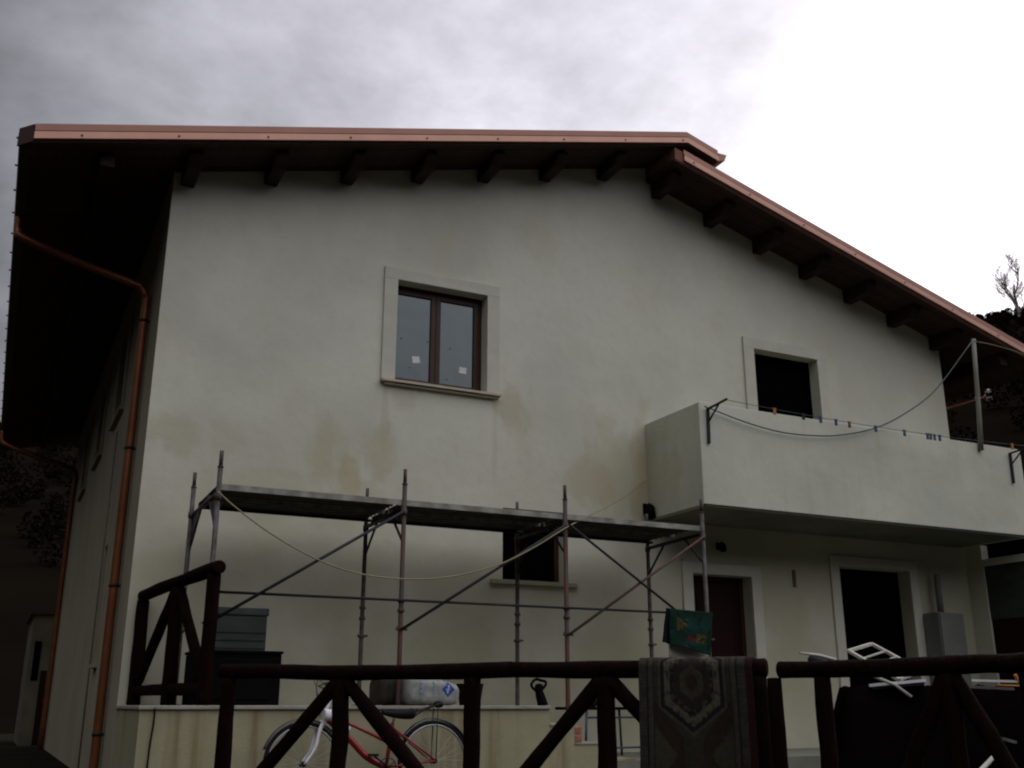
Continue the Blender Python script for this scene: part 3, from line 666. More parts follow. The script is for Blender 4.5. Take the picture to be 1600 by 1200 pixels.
for px_, mt, lb in ((1210, M_orc, 'orange clothespin on the line below the balcony doorway'), (1255, M_bsteel, 'dark clothespin on the line under the middle of the balcony doorway'),
                    (1282, M_bluec, 'blue clothespin on the line under the right edge of the balcony doorway'), (1306, M_bluec, 'dark blue clothespin just right of the doorway, beside a brown one'),
                    (1327, M_brnc, 'brown wooden clothespin on the line, right of the balcony doorway'), (1368, M_bluec, 'blue clothespin hanging where the sagging cable crosses the parapet top'),
                    (1413, M_teal, 'lone teal clothespin midway between the sagging cable and the clustered pins'), (1449, M_bluec, 'leftmost clothespin of the close cluster near the right wall corner, blue'),
                    (1454, M_brnc, 'brown clothespin in the middle of the cluster near the wall corner'), (1460, M_teal, 'teal clothespin in the cluster near the wall corner'),
                    (1468, M_bluec, 'dark blue clothespin at the right end of the cluster near the wall corner'), (1581, M_orc, 'orange clothespin beside the right hand line bracket')):
    peg(line_at(px_), mt, lb)

# ---------------------------------------------------------------- porch corner: fridge, stovepipe, small table
F = thing('slim_cabinet', (12.05, 10.82, PORCH), 'tall slim dull white cabinet in the right corner of the porch', 'cabinet')
MB().box(11.82, 12.29, 10.69, 10.97, PORCH+.04, 1.25).build('body', M_fridge, F, bevel=.01)
MB().box(11.83, 12.28, 10.665, 10.687, PORCH+.06, 1.24).build('door', M_fridge, F, bevel=.006)
MB().bar((11.90, 10.655, .2), (11.90, 10.655, .5), .015, .015).build('handle', M_bsteel, F)
for sx in (11.86, 12.25): MB().box(sx-.02, sx+.02, 10.71, 10.95, PORCH, PORCH+.04).build('foot', M_blk, F)
mb = MB(); mb.tube([(12.05, 10.85, 1.252), (12.05, 10.85, 1.70), (12.06, 10.85, 1.80)], [.045, .045, .04], 12)
tag(mb.build('white_tube', M_fridge), 'upright white tube standing on top of the slim porch cabinet', 'tube')
ty = 10.05
T = thing('metal_table', (5.95, ty, PORCH), 'small table on blue grey tube legs right of the brick steps', 'table')
MB().box(5.52, 6.38, ty-.22, ty+.24, -.045, -.015).build('tabletop', M_blk, T, bevel=.005)
for sx, sy in ((5.66, -.2), (6.30, -.2), (5.66, .2), (6.30, .2)):
    mb = MB(); mb.tube([(sx, ty+sy, -.045), (sx+(.04 if sx > 6 else -.04), ty+sy*1.15, PORCH)], .014, 8); mb.build('leg', M_bgs, T)
mb = MB(); mb.tube([(5.66, ty-.2, -.12), (6.30, ty-.2, -.12)], .010, 8); mb.tube([(5.64, ty-.22, -.42), (6.33, ty-.22, -.42)], .010, 8); mb.build('crossbar', M_bgs, T)
c = at(925, 1097, ty-.05); mb = MB(); mb.tube([(c.x, c.y, -.015), (c.x, c.y, .0), (c.x, c.y, .06), (c.x, c.y, .075)], [.035, .05, .05, .03], 14)
tag(mb.build('red_pot', M_door), 'small dull red pot on the table beside the brick steps', 'pot')

# ---------------------------------------------------------------- terrace and stepped wall
TX0, TX1, TY = 1.153, 4.93, 9.3
T = thing('terrace', ((TX0+TX1)/2, 10.1, YARD), 'raised terrace with streaked plaster front wall and pale coping under the scaffold', 'terrace')
MB().box(TX0, TX1, TY, WY-.004, YARD-.02, -.035).build('retaining_wall', M_terr, T)
MB().box(TX0-.015, TX1-.0, TY-.025, WY-.004, -.034, -.002).build('coping', M_cap, T, bevel=.006)
T = thing('stepped_wall', (5.3, 9.45, YARD), 'low plastered wall stepping down beside the terrace, brick showing at one step', 'wall')
mb = MB(); mb.box(TX1+.002, 5.20, TY, 9.62, YARD-.02, -.19); mb.box(5.20, 5.52, TY+.001, 9.62, YARD-.02, -.345); mb.box(5.521, 5.9, TY+.002, 9.62, YARD-.02, -.50); mb.build('plaster_wall', M_terr, T)
MB().box(TX1+.002, 5.20, TY-.012, 9.62, -.188, -.165).build('coping', M_cap, T, bevel=.004)
br = MB()
for k in range(2): br.box(5.203, 5.29, TY+.006, 9.60, -.342+k*.076, -.342+k*.076+.066)
br.build('brick', M_brick, T, bevel=.005)
MB().box(5.202, 5.275, TY+.012, 9.58, -.343, -.195).build('mortar', M_cap, T)
MB().box(5.2, 5.56, TY-.01, 9.62, -.36, -.344).build('tread', M_cap, T)

# ---------------------------------------------------------------- scaffold
SN, SF = 9.5, 10.57; SX = [1.665, 3.45, 5.245, 7.0]; base = [-.002, -.002, PORCH, PORCH]
Sc = thing('scaffold', (4.3, 10.03, -.002), 'rusty steel scaffold with a single walkway deck along the gable wall', 'scaffold')
cols_ = [M_steel, M_rust, M_rust, M_steel]
for i, x_ in enumerate(SX):
    for yy in (SN, SF):
        mb = MB(); xx = x_ if yy == SN else x_-.035*(1 if i else 1.6)
        bz = base[i]; r_ = .0235
        mb.tube([(xx, yy, bz), (xx, yy, bz+.03), (xx, yy, 2.08)], r_, 10)
        mb.tube([(xx, yy, 2.08), (xx, yy, 2.23)], .0185, 10); mb.disc((xx, yy, 2.08), (0, 0, 1), .028, .012)
        for cz in ((.95, .86, .70) if yy == SN else (.97, .86, .68)): mb.disc((xx, yy, cz), (0, 0, 1), .034, .03)
        mb.disc((xx, yy, 1.80), (0, 0, 1), .031, .06)
        mb.tube([(xx-.05, yy-.02, .685), (xx+.06, yy-.02, .685)], .011, 6)
        post = mb.build('post', cols_[i] if yy == SN else M_steel, Sc)
        mb = MB(); mb.box(xx-.06, xx+.06, yy-.06, yy+.06, bz-.0015, bz+.008); mb.build('base_plate', M_steel, post)
    xf = x_-.035
    mb = MB(); mb.tube([(x_, SN, 1.84), (xf, SF, 1.81)], .021, 8); mb.tube([(x_, SN, 1.50), (x_-.012, SN+.33, 1.82)], .013, 8); mb.tube([(xf, SF, 1.50), (xf+.012, SF-.33, 1.81)], .013, 8)
    if i == 0:
        mb.add([(x_-.003, SN, 1.5), (x_-.003, SN, 1.8), (x_-.014, SN+.3, 1.8), (x_+.003, SN, 1.5), (x_+.003, SN, 1.8), (x_-.008, SN+.3, 1.8)], [(0, 1, 2), (3, 4, 5), (0, 1, 4, 3), (1, 2, 5, 4), (0, 2, 5, 3)])
        mb.add([(xf-.003, SF, 1.45), (xf-.003, SF, 1.8), (xf, SF-.3, 1.8), (xf+.003, SF, 1.45), (xf+.003, SF, 1.8), (xf+.006, SF-.3, 1.8)], [(0, 1, 2), (3, 4, 5), (0, 1, 4, 3), (1, 2, 5, 4), (0, 2, 5, 3)])
    mb.build('transom', M_bsteel if i else M_steel, Sc)
# decks
for i in range(3):
    a, b_ = SX[i]+.02, SX[i+1]-.02
    for j in range(2):
        y0 = SN+.01+j*.53; y1 = y0+.51; zt_ = 1.925-(.0 if j == 0 else .003)
        if i == 0: a = SX[0]+.0
        mb = MB(); mb.box(a, b_, y0, y1, zt_-.006, zt_)
        for k in range(4):
            yk = y0+.09+k*.11; mb.box(a+.02, b_-.02, yk, yk+.03, zt_-.03, zt_-.0065)
        d_ = mb.build('deck_plank', M_deck, Sc)
        mb = MB(); mb.box(a, b_, y0-.004, y0+.003, zt_-.055, zt_+.001); mb.box(a, b_, y1-.002, y1+.004, zt_-.055, zt_+.001); mb.build('plank_edge', M_decke if j == 0 else M_deck, d_)
def rod(name, a, b_, r_, mt): MB().tube([a, b_], r_, 8).build(name, mt, Sc)
rod('ledger', (SX[0]+.02, SN-.03, .955), (SX[3], SN-.03, .952), .0125, M_bsteel)
rod('ledger', (SX[0], SF-.05, 1.875), (SX[3], SF-.05, 1.875), .016, M_bsteel)
for a, b_ in ((0, 1), (1, 2), (2, 3)): rod('brace', (SX[a], SN-.045, .685), (SX[b_]-.02, SN-.045, 1.80), .0145, M_bsteel if a < 2 else M_rust)
rod('brace', (SX[2]+.02, SN-.06, 1.80), (SX[3]-.02, SN-.06, .70), .0145, M_bsteel)
rp = [(340, 768, 9.43), (372, 796, 9.43), (430, 838, 9.43), (500, 876, 9.43), (565, 897, 9.43), (640, 905, 9.43), (710, 900, 9.43), (780, 882, 9.43), (835, 855, 9.43), (882, 826, 9.44), (920, 806, 9.7), (975, 776, 10.4), (1008, 752, 10.97)]
mb = MB(); mb.tube(spline([at(*p) for p in rp], 5), .0075, 6)
tag(mb.build('rope', M_rope), 'pale yellowish rope sagging across the front of the scaffold', 'rope')

# hanging cloths
def cloth(name, corners, nu, nv, fn, mt, amp=.02, thick=.006, seed=0, wav=(7, 2)):
    """corners: top-left, top-right, bottom-right, bottom-left"""
    A, B, C_, D = [Vector(c) for c in corners]; mb = MB(); vs = []; cs = []
    for j in range(nv+1):
        for i in range(nu+1):
            u, v = i/nu, j/nv; p = (A*(1-u)+B*u)*(1-v)+(D*(1-u)+C_*u)*v
            p = p+Vector((0, 1, 0))*amp*(math.sin(u*wav[0]+seed)*(.3+v)+.7*noise.noise(Vector((u*3, v*3, seed))))
            vs.append(p); cs.append(fn(u, v))
    mb.add(vs, [(j*(nu+1)+i, j*(nu+1)+i+1, (j+1)*(nu+1)+i+1, (j+1)*(nu+1)+i) for j in range(nv) for i in range(nu)], True); mb.c = cs
    o = mb.build(name, mt, fix=False); md = o.modifiers.new('thickness', 'SOLIDIFY'); md.thickness = thick; return o
def towel(u, v):
    g_ = (.006, .026, .016)
    k = noise.noise(Vector((u*4, v*4, 1)))
    if k > .2: g_ = (.008, .032, .026)
    if (abs(u-.28) < .13 and abs(v-.42) < .18 or abs(u-.75) < .13 and abs(v-.66) < .14) and noise.noise(Vector((u*14, v*14, 5))) > .05: return (.08, .05, .006)
    if abs(u-.5) < .10 and abs(v-.75) < .08 and noise.noise(Vector((u*9, v*9, 8))) > -.1: return (.06, .015, .008)
    if noise.noise(Vector((u*8, v*8, 12))) > .3: return (.003, .014, .014)
    return g_
o = cloth('towel', [at(1046, 951, 9.405), at(1113, 957, 9.405), at(1111, 1024, 9.40), at(1048, 1006, 9.40)], 40, 40, towel, M_print, amp=.016, seed=2)
tag(o, 'dark green towel with yellow print hung over the scaffold rail', 'towel')
o = cloth('cloth', [at(1044, 952, 9.50), at(1112, 958, 9.50), at(1108, 1046, 9.50), at(1044, 1026, 9.50)], 20, 20, lambda u, v: (.34, .33, .27), M_print, amp=.012, seed=5)
tag(o, 'cream cloth hanging behind the green towel, showing below it', 'cloth')
o = cloth('cloth', [at(1041, 950, 9.46), at(1049, 951, 9.46), at(1048, 1007, 9.46), at(1035, 1003, 9.46)], 8, 14, lambda u, v: (.008, .009, .012), M_print, amp=.012, seed=9)
tag(o, 'narrow black cloth hanging at the left edge of the green towel', 'cloth')

# ---------------------------------------------------------------- things on the terrace
T = thing('black_box', (1.98, 9.85, 0), 'large matt black box on the terrace behind the left fence', 'box')
MB().box(1.62, 2.37, 9.62, 10.2, .0, .44).build('body', M_blk, T, bevel=.01)
MB().box(1.61, 2.38, 9.60, 10.22, .441, .466).build('lid', M_blk, T, bevel=.006)
MB().box(1.72, 2.27, 9.607, 9.619, .05, .39).build('front_panel', M_blk, T, bevel=.004)
T = thing('plastic_crate', (2.0, 10.05, .467), 'grey green crate standing on the black box', 'crate')
a = at(336, 948, 9.9); b_ = at(419, 951, 9.9)
xa, xb, zt_ = a.x, b_.x, b_.z
MB().box(xa, xb, 9.90, 10.15, .468, zt_-.07).build('body', M_ggr, T, bevel=.01)
MB().box(xa-.012, xb+.012, 9.888, 10.162, zt_-.069, zt_).build('rim', M_ggr, T, bevel=.008)
mb = MB()
for k in range(3): mb.box(xa+.02, xb-.02, 9.892, 9.899, .50+k*.07, .515+k*.07)
mb.build('rib', M_ggr, T)
# cement bags
def bag(name, x0, x1, y0, y1, z0, h, mt, fn, label, slump=.25, seed=1, tilt=0.):
    nu, nv = 90, 60; mb = MB(); vs = []; cs = []
    for j in range(nv+1):
        for i in range(nu+1):
            u = i/nu; a_ = 2*math.pi*j/nv
            e = (1-abs(2*u-1)**12); rr = .45+.55*e**.6
            cy, cz = math.cos(a_), math.sin(a_)
            sq = (abs(cy)**4+abs(cz)**4)**-.25
            yy = (y0+y1)/2+(y1-y0)/2*cy*sq*(.75+.25*e)
            hh = h*(1-slump*u)*(1+.10*noise.noise(Vector((u*4, cy, seed))))
            zz_ = z0+hh/2+hh/2*cz*sq*rr
            zz_ = max(z0+.001, zz_)+tilt*u
            xx = x0+(x1-x0)*u
            vs.append((xx, yy+.01*noise.noise(Vector((u*7, a_, seed))), zz_)); cs.append(fn(u, (zz_-z0)/h, cy < .35))
    n_ = nu+1
    mb.add(vs, [tuple(j*n_ for j in range(nv)), tuple(j*n_+nu for j in range(nv))]+[(j*n_+i, j*n_+i+1, (j+1)*n_+i+1, (j+1)*n_+i) for j in range(nv) for i in range(nu)], True); mb.c = cs
    return tag(mb.build(name, mt, fix=False), label, 'bag')
def cem(u, v, front):
    wht = (.29, .295, .27); k = noise.noise(Vector((u*6, v*5, 3)))
    c_ = tuple(q*(1+.1*k) for q in wht)
    if not front: return c_
    if .20 < u < .245 and .28 < v < .86 and (int(v*26) % 2 or u < .222): return (.05, .14, .32)
    if .455 < u < .50 and .25 < v < .76 and (int(v*24) % 2 or u > .48): return (.06, .22, .17)
    d = abs(u-.755)/.125+abs(v-.50)/.24
    if d < 1:
        if abs(u-.755+(.5-v)*.12) < .018 and abs(v-.5) < .12: return (.40, .44, .50)
        if abs(v-.5+math.sin(u*70)*.03) < .02 and abs(u-.755) < .05: return (.35, .4, .5)
        return (.02, .06, .26)
    return c_
bag('cement_bag', at(634, 1100, 9.42).x, at(716, 1100, 9.42).x, 9.36, 9.72, .0, .285, M_bagm, cem, 'white printed cement bag with blue diamond lying on the terrace edge', slump=.28)
bag('sack', at(590, 1100, 9.6).x, at(640, 1100, 9.6).x, 9.56, 9.9, .0, .26, M_bagm, lambda u, v, f: (.03, .026, .016), 'dull brown sack slumped behind the left end of the cement bag', seed=5, slump=-.15)
MB().bar(at(598, 1104, 9.33)+Vector((0, 0, .004)), at(664, 1104, 9.33)+Vector((0, 0, .004)), .06, .018).build('x', M_log)
pl = col.objects['x']; pl.name = 'plank'; tag(pl, 'short dark plank lying on the coping left of the cement bag', 'plank')
T = thing('bucket', tuple(at(734, 1104, 9.55)), 'dark brown bucket on the terrace right of the cement bag', 'bucket')
c = at(734, 1104, 9.55); c.z = 0
mb = MB(); mb.tube([c, c+Vector((0, 0, .005)), c+Vector((0, 0, .19)), c+Vector((0, 0, .20))], [.09, .10, .13, .135], 18); mb.build('shell', M_door, T)
mb = MB(); mb.ring(c+Vector((0, 0, .195)), (0, 0, 1), .133, .008, 24, 6); mb.build('rim', M_blk, T)
c = at(843, 1104, 9.42); c.z = 0
T = thing('hand_winch', c, 'black iron hand winch with a looped handle at the right end of the terrace', 'winch')
mb = MB(); mb.tube([c+Vector((.035, 0, .0)), c+Vector((.03, 0, .03)), c+Vector((.005, 0, .10)), c+Vector((-.012, 0, .16))], [.055, .05, .045, .035], 12); mb.build('stem', M_blk, T)
mb = MB(); mb.tube(spline([c+Vector((-.01, 0, .12)), c+Vector((-.075, 0, .165)), c+Vector((-.085, 0, .205)), c+Vector((-.04, 0, .245)), c+Vector((.02, 0, .235)), c+Vector((.065, 0, .225)), c+Vector((.07, 0, .195)), c+Vector((.035, 0, .155)), c+Vector((.0, 0, .13))], 5), .014, 8); mb.build('handle', M_blk, T)
mb = MB(); mb.disc(c+Vector((-.015, -.02, .17)), (0, 1, 0), .035, .05, 14); mb.build('drum', M_blk, T)

# ---------------------------------------------------------------- rustic log fences
def depth(px_, py_, zc):
    v = RT*((px_-800)/FPX)-UP*((py_-600)/FPX)+FW; return v*zc
def lerp(a, b_, t_): return a+(b_-a)*t_
F1 = thing('log_fence', (2.7, 6.3, YARD), 'long dark log fence across the foreground, a patterned rug over its right end', 'fence', 'rustic log fences')
A0, A1 = Vector((1.49, 7.62, .225)), Vector((3.94, 4.82, .205))
def on_line(A, B, px_):
    lo, hi = -.3, 1.3
    f = lambda t_: (lerp(A, B, t_).dot(RT)/lerp(A, B, t_).dot(FW))*FPX+800
    for _ in range(40):
        m_ = (lo+hi)/2
        if f(m_) < px_: lo = m_
        else: hi = m_
    return lo
mb = MB(); mb.log(lerp(A0, A1, on_line(A0, A1, 345)), lerp(A0, A1, on_line(A0, A1, 800)), .048, seed=1.3, r2=.049, bow=.010, segs=18); mb.build('rail', M_log, F1)
mb = MB(); mb.log(lerp(A0, A1, on_line(A0, A1, 797)), lerp(A0, A1, on_line(A0, A1, 1199)), .049, seed=4.3, r2=.052, bow=.006); mb.build('rail', M_log, F1)
def post_at(A, B, px_, par, r_, seed, drop=.045, name='post', dy=0.):
    p = lerp(A, B, on_line(A, B, px_)); mb = MB(); mb.log((p.x, p.y+dy, YARD), (p.x, p.y+dy, p.z-drop), r_*1.08, seed=seed, r2=r_, bow=.009); return mb.build(name, M_log, par)
for k, (x_, r_) in enumerate(((359, .052), (535, .052), (738, .052), (946, .053), (1183, .050))): post_at(A0, A1, x_, F1, r_, 10+k)
def brace_l(A, B, pt, pb, zb, r_, par, seed):
    a = lerp(A, B, on_line(A, B, pt)); b_ = lerp(A, B, on_line(A, B, pb)); a = a+Vector((0, 0, -.06)); b_ = Vector((b_.x, b_.y, zb)); mb = MB(); mb.log(a, b_, r_, seed=seed, bow=.008); mb.build('brace', M_log, par)
brace_l(A0, A1, 531, 366, YARD+.08, .046, F1, 21); brace_l(A0, A1, 540, 728, YARD+.08, .046, F1, 22)
brace_l(A0, A1, 940, 750, YARD+.08, .047, F1, 23); brace_l(A0, A1, 950, 1176, YARD+.08, .047, F1, 24)
F2 = thing('log_fence', (4.3, 4.1, YARD), 'dark log fence running out of the picture at the lower right, past the rug', 'fence', 'rustic log fences')
B0, B1 = Vector((3.86, 4.70, .185)), Vector((4.44, 3.33, .193))
mb = MB(); mb.log(lerp(B0, B1, on_line(B0, B1, 1217)), lerp(B0, B1, on_line(B0, B1, 1500)), .044, seed=6.1, r2=.048, bow=.006); mb.build('rail', M_log, F2)
mb = MB(); mb.log(lerp(B0, B1, on_line(B0, B1, 1475)), lerp(B0, B1, on_line(B0, B1, 1640)), .047, seed=8.1, r2=.048, bow=.004); mb.build('rail', M_log, F2)
for k, (x_, r_) in enumerate(((1209, .040), (1283, .044), (1480, .046), (1606, .046))): post_at(B0, B1, x_, F2, r_, 30+k, drop=.04)
brace_l(B0, B1, 1474, 1345, YARD+.08, .042, F2, 41); brace_l(B0, B1, 1488, 1610, YARD+.2, .042, F2, 42)
F3 = thing('log_fence', (1.45, 10.1, 0), 'short dark log fence at the left edge of the terrace, by the house corner', 'fence', 'rustic log fences')
C0, C1 = Vector((1.285, 10.92, 1.03)), Vector((1.685, 9.36, 1.15))
mb = MB(); mb.log(C0+(C0-C1)*.02, C1+(C1-C0)*.03, .055, seed=3.7, r2=.062, bow=.006); mb.build('rail', M_log, F3)
mb = MB(); mb.log((1.29, 10.9, .13), (1.68, 9.38, .13), .05, seed=5.7, r2=.055, bow=.004); mb.build('rail', M_log, F3)
P3 = lambda t_: lerp(C0, C1, t_)
for k, t_ in enumerate((.0, .5, .97)):
    p = P3(t_); mb = MB(); mb.log((p.x, p.y, .0), (p.x, p.y, p.z-.04), .066, seed=50+k, r2=.06, bow=.006); mb.build('post', M_log, F3)
for k, (t0, t1) in enumerate(((.47, .05), (.53, .93))):
    a = P3(t0); b_ = P3(t1); mb = MB(); mb.log((a.x, a.y, a.z-.07), (b_.x, b_.y, .22), .048, seed=60+k, bow=.006); mb.build('brace', M_log, F3)

# ---------------------------------------------------------------- rug over the rail
RA, RB = lerp(A0, A1, on_line(A0, A1, 1002)), lerp(A0, A1, on_line(A0, A1, 1178)); rw = (RB-RA).length; nrm = Vector((RB-RA)).cross(Vector((0, 0, 1))).normalized()
if nrm.dot(RA) > 0: nrm = -nrm
def rugcol(u, v):
    """u across 0..1, v down in rug widths from the fold"""
    n_ = .85+.3*noise.noise(Vector((u*30, v*30, 2)))
    ol = (.060, .056, .032); cr = (.125, .118, .072); dk = (.020, .016, .018); rd = (.040, .026, .016); ed = (.035, .012, .008)
    a = abs(u-.47)
    c_ = ol
    if u > .935: c_ = ed
    elif a > .40: c_ = tuple(q*(1.25 if int(v*90) % 3 == 0 else .9) for q in (.055, .052, .036))
    elif .385 < a <= .40 or .335 < a < .345: c_ = dk
    elif .345 <= a <= .385: c_ = (.068, .062, .04)
    else:
        vc = v-.27
        h1 = max(a/.27, (a*.62+abs(vc)*.78)/.32)      # stretched hexagon
        if h1 < .18: c_ = rd
        elif h1 < .30: c_ = ol
        elif h1 < .36: c_ = (.07, .066, .038)
        elif h1 < .58: c_ = (.03, .028, .02) if (math.sin(u*60)*math.sin(v*60) > -.2) else rd
        elif h1 < .72: c_ = dk if noise.noise(Vector((u*22, v*22, 4))) > -.05 else (.07, .065, .04)
        elif h1 < .90: c_ = cr if noise.noise(Vector((a*26, v*26, 6))) > -.25 else (.05, .045, .05)
        elif h1 < 1.02: c_ = dk
        elif h1 < 1.08: c_ = (.085, .08, .05)
        elif (abs(vc)*.8+a) > .62 and vc > 0:
            w2 = abs(v-1.12)*.8+a
            c_ = dk if w2 < .14 else ((.10, .09, .06) if w2 < .19 else (rd if w2 < .34 else ol))
        else: c_ = rd if vc > 0 and a > .08 and (abs(vc)*.8+a) > .45 else (.048, .044, .026)
    return tuple(q*n_*.62 for q in c_)
mb = MB(); nu, nv = 120, 150; vs = []; cs = []; R0 = .062; Lf, Lb = 1.02, .5
for j in range(nv+1):
    s_ = -Lb+(Lf+Lb)*j/nv       # arc length, 0 at top of rail
    for i in range(nu+1):
        u = i/nu; p = lerp(RA, RB, u); arc = R0*math.pi/2
        if s_ > arc: off = nrm*R0; dz = -(s_-arc)
        elif s_ < -arc: off = -nrm*R0; dz = -(-s_-arc)
        else: a_ = s_/R0; off = nrm*R0*math.sin(a_); dz = R0*(math.cos(a_))-0.0
        if abs(s_) > arc: dz = dz
        fl = max(0, s_-arc); ww = .012*math.sin(u*6+1)*min(1, fl*2)+.006*math.sin(u*15)*min(1, fl*2)+.004*noise.noise(Vector((u*6, s_*6, 1)))
        q = p+off+nrm*ww+Vector((0, 0, dz)); q += (RB-RA).normalized()*(.018*fl*(u-.5)*1.0+.006*noise.noise(Vector((s_*5, 1 if u > .5 else 4, 2))))
        vs.append(q); cs.append(rugcol(u, max(s_, 0)/rw if s_ > 0 else -s_/rw))
mb.add(vs, [(j*(nu+1)+i, j*(nu+1)+i+1, (j+1)*(nu+1)+i+1, (j+1)*(nu+1)+i) for j in range(nv) for i in range(nu)], True); mb.c = cs
o = mb.build('rug', M_pat, fix=False); md = o.modifiers.new('thickness', 'SOLIDIFY'); md.thickness = .008; md.offset = 1
tag(o, 'olive patterned rug with a pale hexagonal medallion hung over the fence rail', 'rug')

# ---------------------------------------------------------------- bicycle parked against the terrace
def bicycle():
    RH = Vector((3.575, 8.90, YARD+.339)); FH = Vector((2.41, 8.86, YARD+.339)); X = (FH-RH).normalized(); Z = Vector((-.0, .05, 1)).normalized(); Yv = Vector((0, -1, 0))
    def P(f, h, s_=0.): return RH+X*f+Z*h+Yv*s_     # f forward from rear hub, h above hub, s toward viewer
    T = thing('bicycle', (3.0, 8.88, YARD), 'red and white city bicycle with mudguards leaning by the terrace wall', 'bicycle')
    ax = X.cross(Z)
    for nm, hub in (('wheel', RH), ('wheel', FH)):
        mb = MB(); mb.ring(hub, ax, .298, .010, 60, 6, squash=1.2); rim = mb.build(nm, M_alu, T)
        mb = MB(); mb.ring(hub, ax, .318, .017, 60, 8); mb.build('tyre', M_rub, rim)
        mb = MB()
        for k in range(28):
            a_ = 2*math.pi*k/28; d = X*math.cos(a_)+Z*math.sin(a_); sd = ax*(.03 if k % 2 else -.03); d2 = X*math.cos(a_+(.5 if k % 4 < 2 else -.5))*.02+Z*math.sin(a_+(.5 if k % 4 < 2 else -.5))*.02
            mb.tube([hub+sd+d2, hub+d*.292], .0014, 4, caps=False)
        mb.build('spokes', M_alu, rim)
        mb = MB(); mb.disc(hub, ax, .022, .075, 12); mb.build('hub', M_bsteel, rim)
    # mudguards
    def guard(hub, a0, a1):
        mb = MB(); n_ = 30; vs = []
        for i in range(n_+1):
            a_ = a0+(a1-a0)*i/n_; d = X*math.cos(a_)+Z*math.sin(a_)
            for s_, rr in ((-.028, .343), (-.02, .353), (0, .357), (.02, .353), (.028, .343)): vs.append(hub+d*rr+ax*s_)
        mb.add(vs, [(i*5+j, i*5+j+1, (i+1)*5+j+1, (i+1)*5+j) for i in range(n_) for j in range(4)], True)
        o = mb.build('mudguard', M_guard, T, fix=False); md = o.modifiers.new('t', 'SOLIDIFY'); md.thickness = .003
        mb = MB(); vs = []
    guard(RH, math.radians(35), math.radians(200)); guard(FH, math.radians(20), math.radians(135))
    BB = P(.44, -.04); ST = P(.385, .315); HT = P(.955, .52); HB = P(1.005, .37)
    mb = MB(); mb.tube([BB, lerp(BB, ST, .5), ST], .017, 10); mb.tube(spline([BB, P(.62, .05), P(.78, .20), HB-X*.015], 5), [.028]*16, 12); mb.tube([P(.41, .15), P(.6, .24), HB+Z*.04], .014, 10)
    for s_ in (-.055, .055): mb.tube([BB+ax*s_*.5, RH+ax*s_], .009, 8); mb.tube([P(.39, .28)+ax*s_*.3, RH+ax*s_], .008, 8)
    fr_ = mb.build('frame', M_red, T)
    mb = MB(); mb.tube([lerp(BB, HB, .60)+Z*.055, lerp(BB, HB, .92)+Z*.025], .031, 12); mb.build('white_panel', M_white, fr_)
    mb = MB(); mb.tube([HB, HT], .019, 10); mb.build('head_tube', M_white, fr_)
    mb = MB()
    mb.tube([HT, HB, HB-Z*.03], .014, 8)
    for s_ in (-.05, .05): mb.tube(spline([HB-Z*.03+ax*s_*.6, P(1.05, .26)+ax*s_, P(1.085, .12)+ax*s_, FH+X*.0+ax*s_], 5), [.016]*6+[.014]*5+[.011]*5, 8)
    mb.build('fork', M_white, T)
    # saddle
    mb = MB(); sc = P(.335, .395); n_ = 12; vs = []
    for i in range(n_+1):
        q = i/n_; w_ = .085*(1-q)**1.1+.022; hh = .02+.012*(1-q)
        for j in range(10):
            a_ = 2*math.pi*j/10; vs.append(sc+X*(-.12+.27*q)+ax*w_*math.cos(a_)+Z*(hh*math.sin(a_)+.012*(2*q-1)**2-(.03*(1-q) if math.sin(a_) < 0 else 0)))
    mb.add(vs, [(i*10+j, i*10+(j+1) % 10, (i+1)*10+(j+1) % 10, (i+1)*10+j) for i in range(n_) for j in range(10)]+[tuple(range(10)), tuple(n_*10+j for j in range(10))], True); mb.build('saddle', M_rub, T)
    mb = MB(); mb.tube([ST, P(.36, .385)], .012, 8); mb.build('seat_post', M_alu, T)
    # rear rack
    mb = MB()
    for s_ in (-.05, .05): mb.tube([P(.22, .36)+ax*s_, P(.12, .42)+ax*s_, P(-.03, .47)+ax*s_, P(-.06, .475)+ax*s_], .007, 6); mb.tube([RH+ax*s_, P(-.02, .47)+ax*s_], .005, 6)
    mb.tube([P(-.06, .475, -.05), P(-.06, .475, .05)], .007, 6); mb.build('rack', M_bsteel, T)
    mb = MB(); mb.ball(P(-.045, .47), .05, .04, .032, 12); mb.build('rear_lamp', M_rub, T)
    # handlebar, brake levers, lamp
    mb = MB(); hc = P(.945, .60); mb.tube([HT, hc], .012, 8); mb.tube(spline([hc+ax*-.26-X*.10+Z*.05, hc+ax*-.16+Z*.05, hc+ax*-.04, hc+ax*.04, hc+ax*.16+Z*.05, hc+ax*.26-X*.10+Z*.05], 5), .011, 8); hb = mb.build('handlebar', M_bsteel, T)
    for s_ in (-1, 1):
        mb = MB(); mb.tube([hc+ax*.26*s_-X*.10+Z*.05, hc+ax*.21*s_-X*.04+Z*.05], .017, 8); mb.build('grip', M_rub, hb)
        mb = MB(); mb.tube([hc+ax*.19*s_+Z*.05, hc+ax*.20*s_+X*.05+Z*.03, hc+ax*.25*s_-X*.02+Z*.01], .006, 6); mb.tube(spline([hc+ax*.19*s_+Z*.05, hc+ax*.12*s_+X*.12+Z*.10, hc+X*.13+Z*.0, HB+X*.03], 5), .003, 5); mb.build('brake_lever', M_bsteel, hb)
    mb = MB(); lc = at(514, 1117, 8.78); mb.tube([lc-X*.05, lc-X*.03, lc+X*.03, lc+X*.045], [.02, .042, .05, .046], 14); mb.build('headlamp', M_white, T)
    mb = MB(); mb.ring(BB+ax*-.04, ax, .075, .005, 30, 5)
